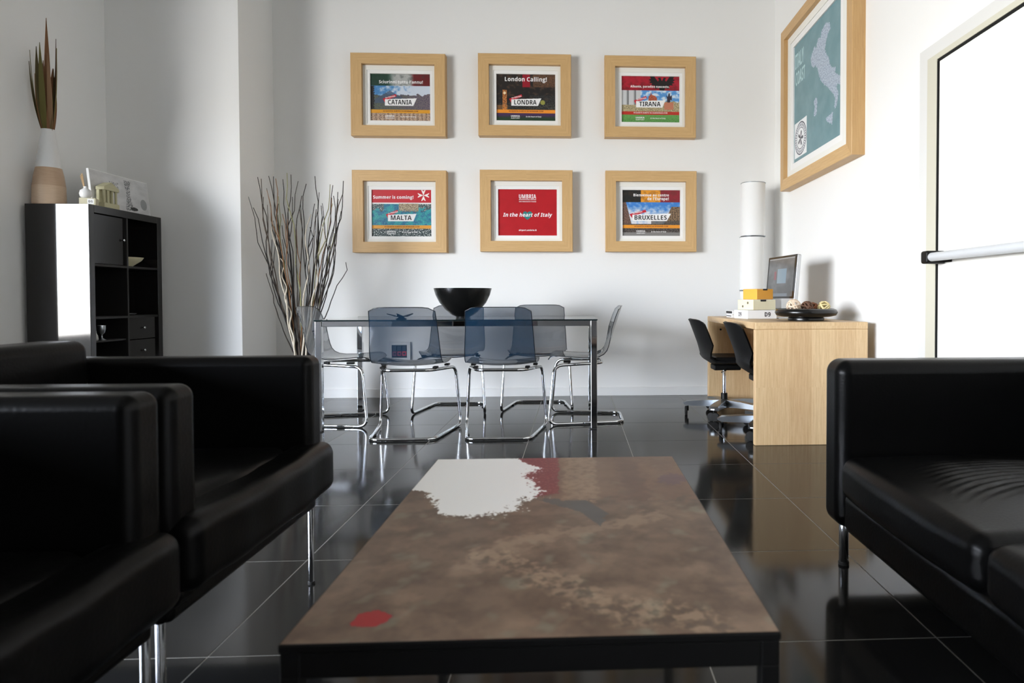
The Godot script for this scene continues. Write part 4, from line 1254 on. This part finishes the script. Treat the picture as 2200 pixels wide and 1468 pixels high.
func shelf_things():
	var y := 1.49
	# tall vase, wood below and white above
	var v := thing("vase", "tall tapered vase, pale wood below and white above, on the bookcase", "vase", P(-3.475, y, 4.655))
	part("wooden_base", lathe([Vector2(0.0, 0.0), Vector2(0.088, 0.0), Vector2(0.092, 0.01), Vector2(0.090, 0.12), Vector2(0.080, 0.20), Vector2(0.070, 0.245), Vector2(0.0, 0.245)], 40), wood(wood_texture(rgb(212, 186, 158), rgb(176, 146, 118), 2.0, 8.0, true), 4.0), v)
	part("white_neck", lathe([Vector2(0.0, 0.245), Vector2(0.070, 0.245), Vector2(0.058, 0.33), Vector2(0.044, 0.44), Vector2(0.037, 0.50), Vector2(0.034, 0.50), Vector2(0.040, 0.44), Vector2(0.0, 0.40)], 40), M.ceramic_white, v)
	var at := P(-3.475, y + 0.44, 4.655)
	var bouquet := thing("leaf_bouquet", "tuft of long dried brown and green leaves in the tall vase", "bouquet", at)
	var tints := [mat(rgb(136, 96, 62), 0.7), mat(rgb(110, 104, 52), 0.7), mat(rgb(150, 116, 84), 0.7), mat(rgb(84, 74, 40), 0.7), mat(rgb(88, 60, 40), 0.7)]
	for m in tints:
		m.backlight_enabled = true
		m.backlight = Color(0.2, 0.2, 0.2)
	# tip x offset, tip height, width, lean in depth
	var blades := [[0.004, 0.79, 0.030, 0.0, 0], [0.070, 0.65, 0.030, 0.01, 4], [0.052, 0.60, 0.026, -0.02, 1], [-0.055, 0.60, 0.026, 0.01, 3], [-0.035, 0.52, 0.030, -0.02, 2], [0.028, 0.55, 0.034, 0.03, 2], [-0.105, 0.58, 0.012, 0.0, 1], [-0.095, 0.50, 0.012, 0.02, 3], [0.018, 0.47, 0.036, -0.03, 0], [-0.018, 0.62, 0.028, 0.03, 1], [0.045, 0.46, 0.026, 0.0, 3], [-0.06, 0.42, 0.024, 0.02, 0]]
	for i in blades.size():
		var b: Array = blades[i]
		var pts := []
		for k in 13:
			var s := k / 12.0
			var half: float = maxf(0.0012, b[2] * pow(sin(PI * clampf(0.10 + s * 0.9, 0.0, 1.0)), 0.8) * (1.0 - s * 0.35) * 0.85)
			var x: float = b[0] * (0.25 + 0.75 * s) * s + (b[0] * 0.35) * (1.0 - s) * s * 2.0
			x = clampf(b[0] * 0.9, -0.018, 0.018) * (1.0 - s) + lerpf(0.0, b[0], s) + sin(s * PI) * b[0] * 0.18
			var c := Vector3(x, b[1] * s, b[3] * s)
			var w := Vector3(cos(i * 0.7), 0, sin(i * 0.7))
			pts.append([c - w * half + Vector3(0, 0, 0.003), c, c + w * half + Vector3(0, 0, 0.003)])
		part("leaf", shell(pts, 0.0012), tints[b[4]], bouquet)
	# reed diffuser on a small box
	var bx := thing("small_box", "small beige box with printed label at the bookcase corner", "box", P(-3.215, y, 4.645), deg_to_rad(20.0))
	part("carton", rbox(Vector3(0.09, 0.045, 0.07), 0.002, 1), mat(rgb(204, 198, 170), 0.6), bx, Vector3(0, 0.023, 0))
	var lb := part("label_sheet", rbox(Vector3(0.036, 0.034, 0.001), 0.0004, 1), M.paper_white, bx, Vector3(0.018, 0.023, 0.0356))
	words(lb, "DS", 0, 0, 0.022, M.print_black, null, 0.0006)
	var df := thing("reed_diffuser", "round white reed diffuser with thin reeds on the small box", "diffuser", P(-3.235, y + 0.0455, 4.645))
	part("bottle", lathe([Vector2(0.0, 0.0), Vector2(0.018, 0.0), Vector2(0.031, 0.012), Vector2(0.036, 0.032), Vector2(0.031, 0.053), Vector2(0.016, 0.064), Vector2(0.012, 0.070), Vector2(0.012, 0.080), Vector2(0.008, 0.080), Vector2(0.008, 0.060), Vector2(0.0, 0.05)], 32), M.ceramic_white, df)
	for k in 5:
		part("reed", tube([Vector3(0, 0.03, 0), Vector3(-0.03 + 0.012 * k - 0.02, 0.155 + 0.006 * (k % 3), 0.012 * (k - 2))], 0.0018, 6), mat(rgb(190, 160, 122), 0.8), df)
	# carved model
	var md := thing("carved_ornament", "small carved beige ornament with pillars in front of the leaning print", "ornament", P(-3.205, y, 4.81))
	var stone := mat(rgb(186, 182, 148), 0.7)
	part("plinth", rbox(Vector3(0.06, 0.035, 0.15), 0.003, 1), stone, md, Vector3(0, 0.0178, 0))
	for k in 4:
		part("pillar", lathe([Vector2(0.0, 0.034), Vector2(0.011, 0.034), Vector2(0.008, 0.042), Vector2(0.008, 0.112), Vector2(0.011, 0.122), Vector2(0.0, 0.122)], 14), stone, md, Vector3(0.016, 0, -0.058 + 0.0387 * k))
	part("rear_wall", rbox(Vector3(0.02, 0.09, 0.14), 0.002, 1), stone, md, Vector3(-0.018, 0.078, 0))
	part("entablature", rbox(Vector3(0.058, 0.022, 0.15), 0.003, 1), stone, md, Vector3(0, 0.132, 0))
	var pd := start()
	for s in [-1.0, 1.0]:
		tri(pd, Vector3(s * 0.026, 0.143, -0.075), Vector3(s * 0.026, 0.143, 0.075), Vector3(s * 0.026, 0.180, 0), Vector3(s, 0, 0))
		quad(pd, Vector3(-0.026, 0.143, s * 0.075), Vector3(0.026, 0.143, s * 0.075), Vector3(0.026, 0.180, 0), Vector3(-0.026, 0.180, 0), Vector3(0, 0.9, s * 0.44))
	part("pediment", pd.commit(), stone, md)
	# leaning print
	var pr := thing("leaning_print", "grey and white print leaning on top of the bookcase", "picture", P(-3.262, y, 5.03), PI / 2)
	var sketch := paint(256, 104, func(u: float, v: float):
		var k := rgb(196, 196, 196).lerp(rgb(212, 212, 212), clampf(0.5 + fbm(u * 4.0, v * 4.0), 0.0, 1.0))
		var n := fbm(u * 50.0, v * 24.0)
		if absf(u - 0.62) < 0.03 + 0.09 * absf(v - 0.45) and v > 0.08 and v < 0.92 and n > 0.02: k = rgb(92, 94, 96)
		if Vector2((u - 0.70) / 0.07, (v - 0.86) / 0.05).length() < 1.0: k = rgb(44, 44, 46)
		if Vector2((u - 0.89) / 0.06, (v - 0.68) / 0.16).length() < 1.0: k = rgb(150, 152, 152)
		if u < 0.46 and u > 0.30 and v > 0.2 and v < 0.5 and n > 0.15: k = rgb(120, 122, 122)
		return k)
	var lean := deg_to_rad(-6.0)
	var cv := part("canvas", rbox(Vector3(0.62, 0.262, 0.016), 0.002, 1), M.paper_white, pr, Vector3(0, 0.1315, 0), Vector3(lean, 0, 0))
	part("print", flat_picture(0.612, 0.254), picture_mat(sketch, 0.6), cv, Vector3(0, 0, 0.0085))
	# things in the cells
	var bowl := thing("bowl", "cream bowl in the upper right cell of the bookcase", "bowl", P(-3.26, 1.1045, 5.09))
	part("body", lathe([Vector2(0.0, 0.0), Vector2(0.03, 0.0), Vector2(0.035, 0.008), Vector2(0.085, 0.045), Vector2(0.10, 0.068), Vector2(0.096, 0.068), Vector2(0.08, 0.05), Vector2(0.03, 0.014), Vector2(0.0, 0.012)], 40), M.ceramic_cream, bowl)
	var dish := thing("small_dish", "small shiny dish on the middle shelf of the bookcase", "dish", P(-3.22, 0.7525, 5.02))
	part("body", lathe([Vector2(0.0, 0.0), Vector2(0.03, 0.0), Vector2(0.055, 0.012), Vector2(0.053, 0.014), Vector2(0.0, 0.005)], 32), M.steel, dish)
	var gob := thing("goblet", "dim silver goblet on the inserted shelf of the bookcase", "goblet", P(-3.21, 0.5915, 4.735))
	part("body", lathe([Vector2(0.0, 0.0), Vector2(0.026, 0.0), Vector2(0.022, 0.006), Vector2(0.006, 0.014), Vector2(0.005, 0.036), Vector2(0.018, 0.05), Vector2(0.024, 0.075), Vector2(0.024, 0.10), Vector2(0.021, 0.10), Vector2(0.02, 0.07), Vector2(0.0, 0.05)], 28), M.steel, gob)
	var bt := thing("small_bottle", "small glass bottle beside the silver goblet in the bookcase", "bottle", P(-3.20, 0.5915, 4.655))
	part("body", lathe([Vector2(0.0, 0.0), Vector2(0.016, 0.0), Vector2(0.02, 0.014), Vector2(0.017, 0.034), Vector2(0.009, 0.052), Vector2(0.008, 0.066), Vector2(0.0, 0.066)], 24), mat(rgb(170, 172, 170), 0.15), bt)

func table_things():
	var y := 0.7305
	var b := thing("fruit_bowl", "large black bowl on the glass dining table", "bowl", P(-0.807, y, 4.90))
	part("body", lathe([Vector2(0.0, 0.0), Vector2(0.05, 0.0), Vector2(0.052, 0.010), Vector2(0.08, 0.022), Vector2(0.125, 0.060), Vector2(0.165, 0.110), Vector2(0.192, 0.165), Vector2(0.205, 0.212), Vector2(0.199, 0.212), Vector2(0.185, 0.165), Vector2(0.155, 0.11), Vector2(0.115, 0.066), Vector2(0.06, 0.03), Vector2(0.0, 0.024)], 64), M.ceramic_black, b)
	var d := thing("star_dish", "small black star-shaped dish on the left of the glass table", "dish", P(-1.185, y, 4.66))
	var st := start()
	for k in 5:
		var a := TAU * k / 5.0 + 0.35
		var p := func(r: float, w: float, yy: float): return Vector3(r * cos(a + w), yy, r * sin(a + w))
		var n := TAU / 10.0
		for q in [[0.0, n], [0.0, -n]]:
			var c0 := Vector3(0, 0.018, 0)
			var tipp: Vector3 = p.call(0.095, 0.0, 0.038)
			var val: Vector3 = p.call(0.042, q[1], 0.020)
			tri(st, c0, tipp, val, Vector3.UP)
			tri(st, c0 - Vector3(0, 0.006, 0), tipp - Vector3(0, 0.004, 0), val - Vector3(0, 0.006, 0), Vector3.DOWN)
			quad(st, tipp, val, val - Vector3(0, 0.006, 0), tipp - Vector3(0, 0.004, 0), (tipp + val) * Vector3(1, 0, 1))
	part("dish", st.commit(), M.ceramic_black, d)
	part("foot", lathe([Vector2(0.0, 0.0), Vector2(0.04, 0.0), Vector2(0.022, 0.008), Vector2(0.016, 0.015), Vector2(0.0, 0.015)], 24), M.ceramic_black, d)

func outlet():
	var o := thing("power_outlet", "white wall box with dark and red sockets low on the back wall", "outlet", P(-1.54, 0.408, BACK))
	part("cover", ring(0.188, 0.164, 0.132, 0.112, 0, 0, 0.0005, 0.022), mat(rgb(226, 226, 224), 0.5), o)
	part("inset", rbox(Vector3(0.14, 0.12, 0.008), 0.001, 1), mat(rgb(40, 42, 46), 0.6), o, Vector3(0, 0, 0.0046))
	for k in 3:
		var sk := part("socket", rbox(Vector3(0.036, 0.040, 0.012), 0.003, 1), mat([rgb(120, 30, 50), rgb(160, 24, 30), rgb(196, 30, 36)][k], 0.5), o, Vector3(-0.042 + 0.042 * k, -0.020, 0.013))
		part("socket_hole", lathe([Vector2(0.0, 0.0), Vector2(0.009, 0.0), Vector2(0.009, 0.002), Vector2(0.0, 0.002)], 14), M.print_black, sk, Vector3(0, 0, 0.0062), Vector3(PI / 2, 0, 0))
		part("blank_module", rbox(Vector3(0.036, 0.040, 0.010), 0.003, 1), mat(rgb(30, 32, 36), 0.5), o, Vector3(-0.042 + 0.042 * k, 0.026, 0.012))
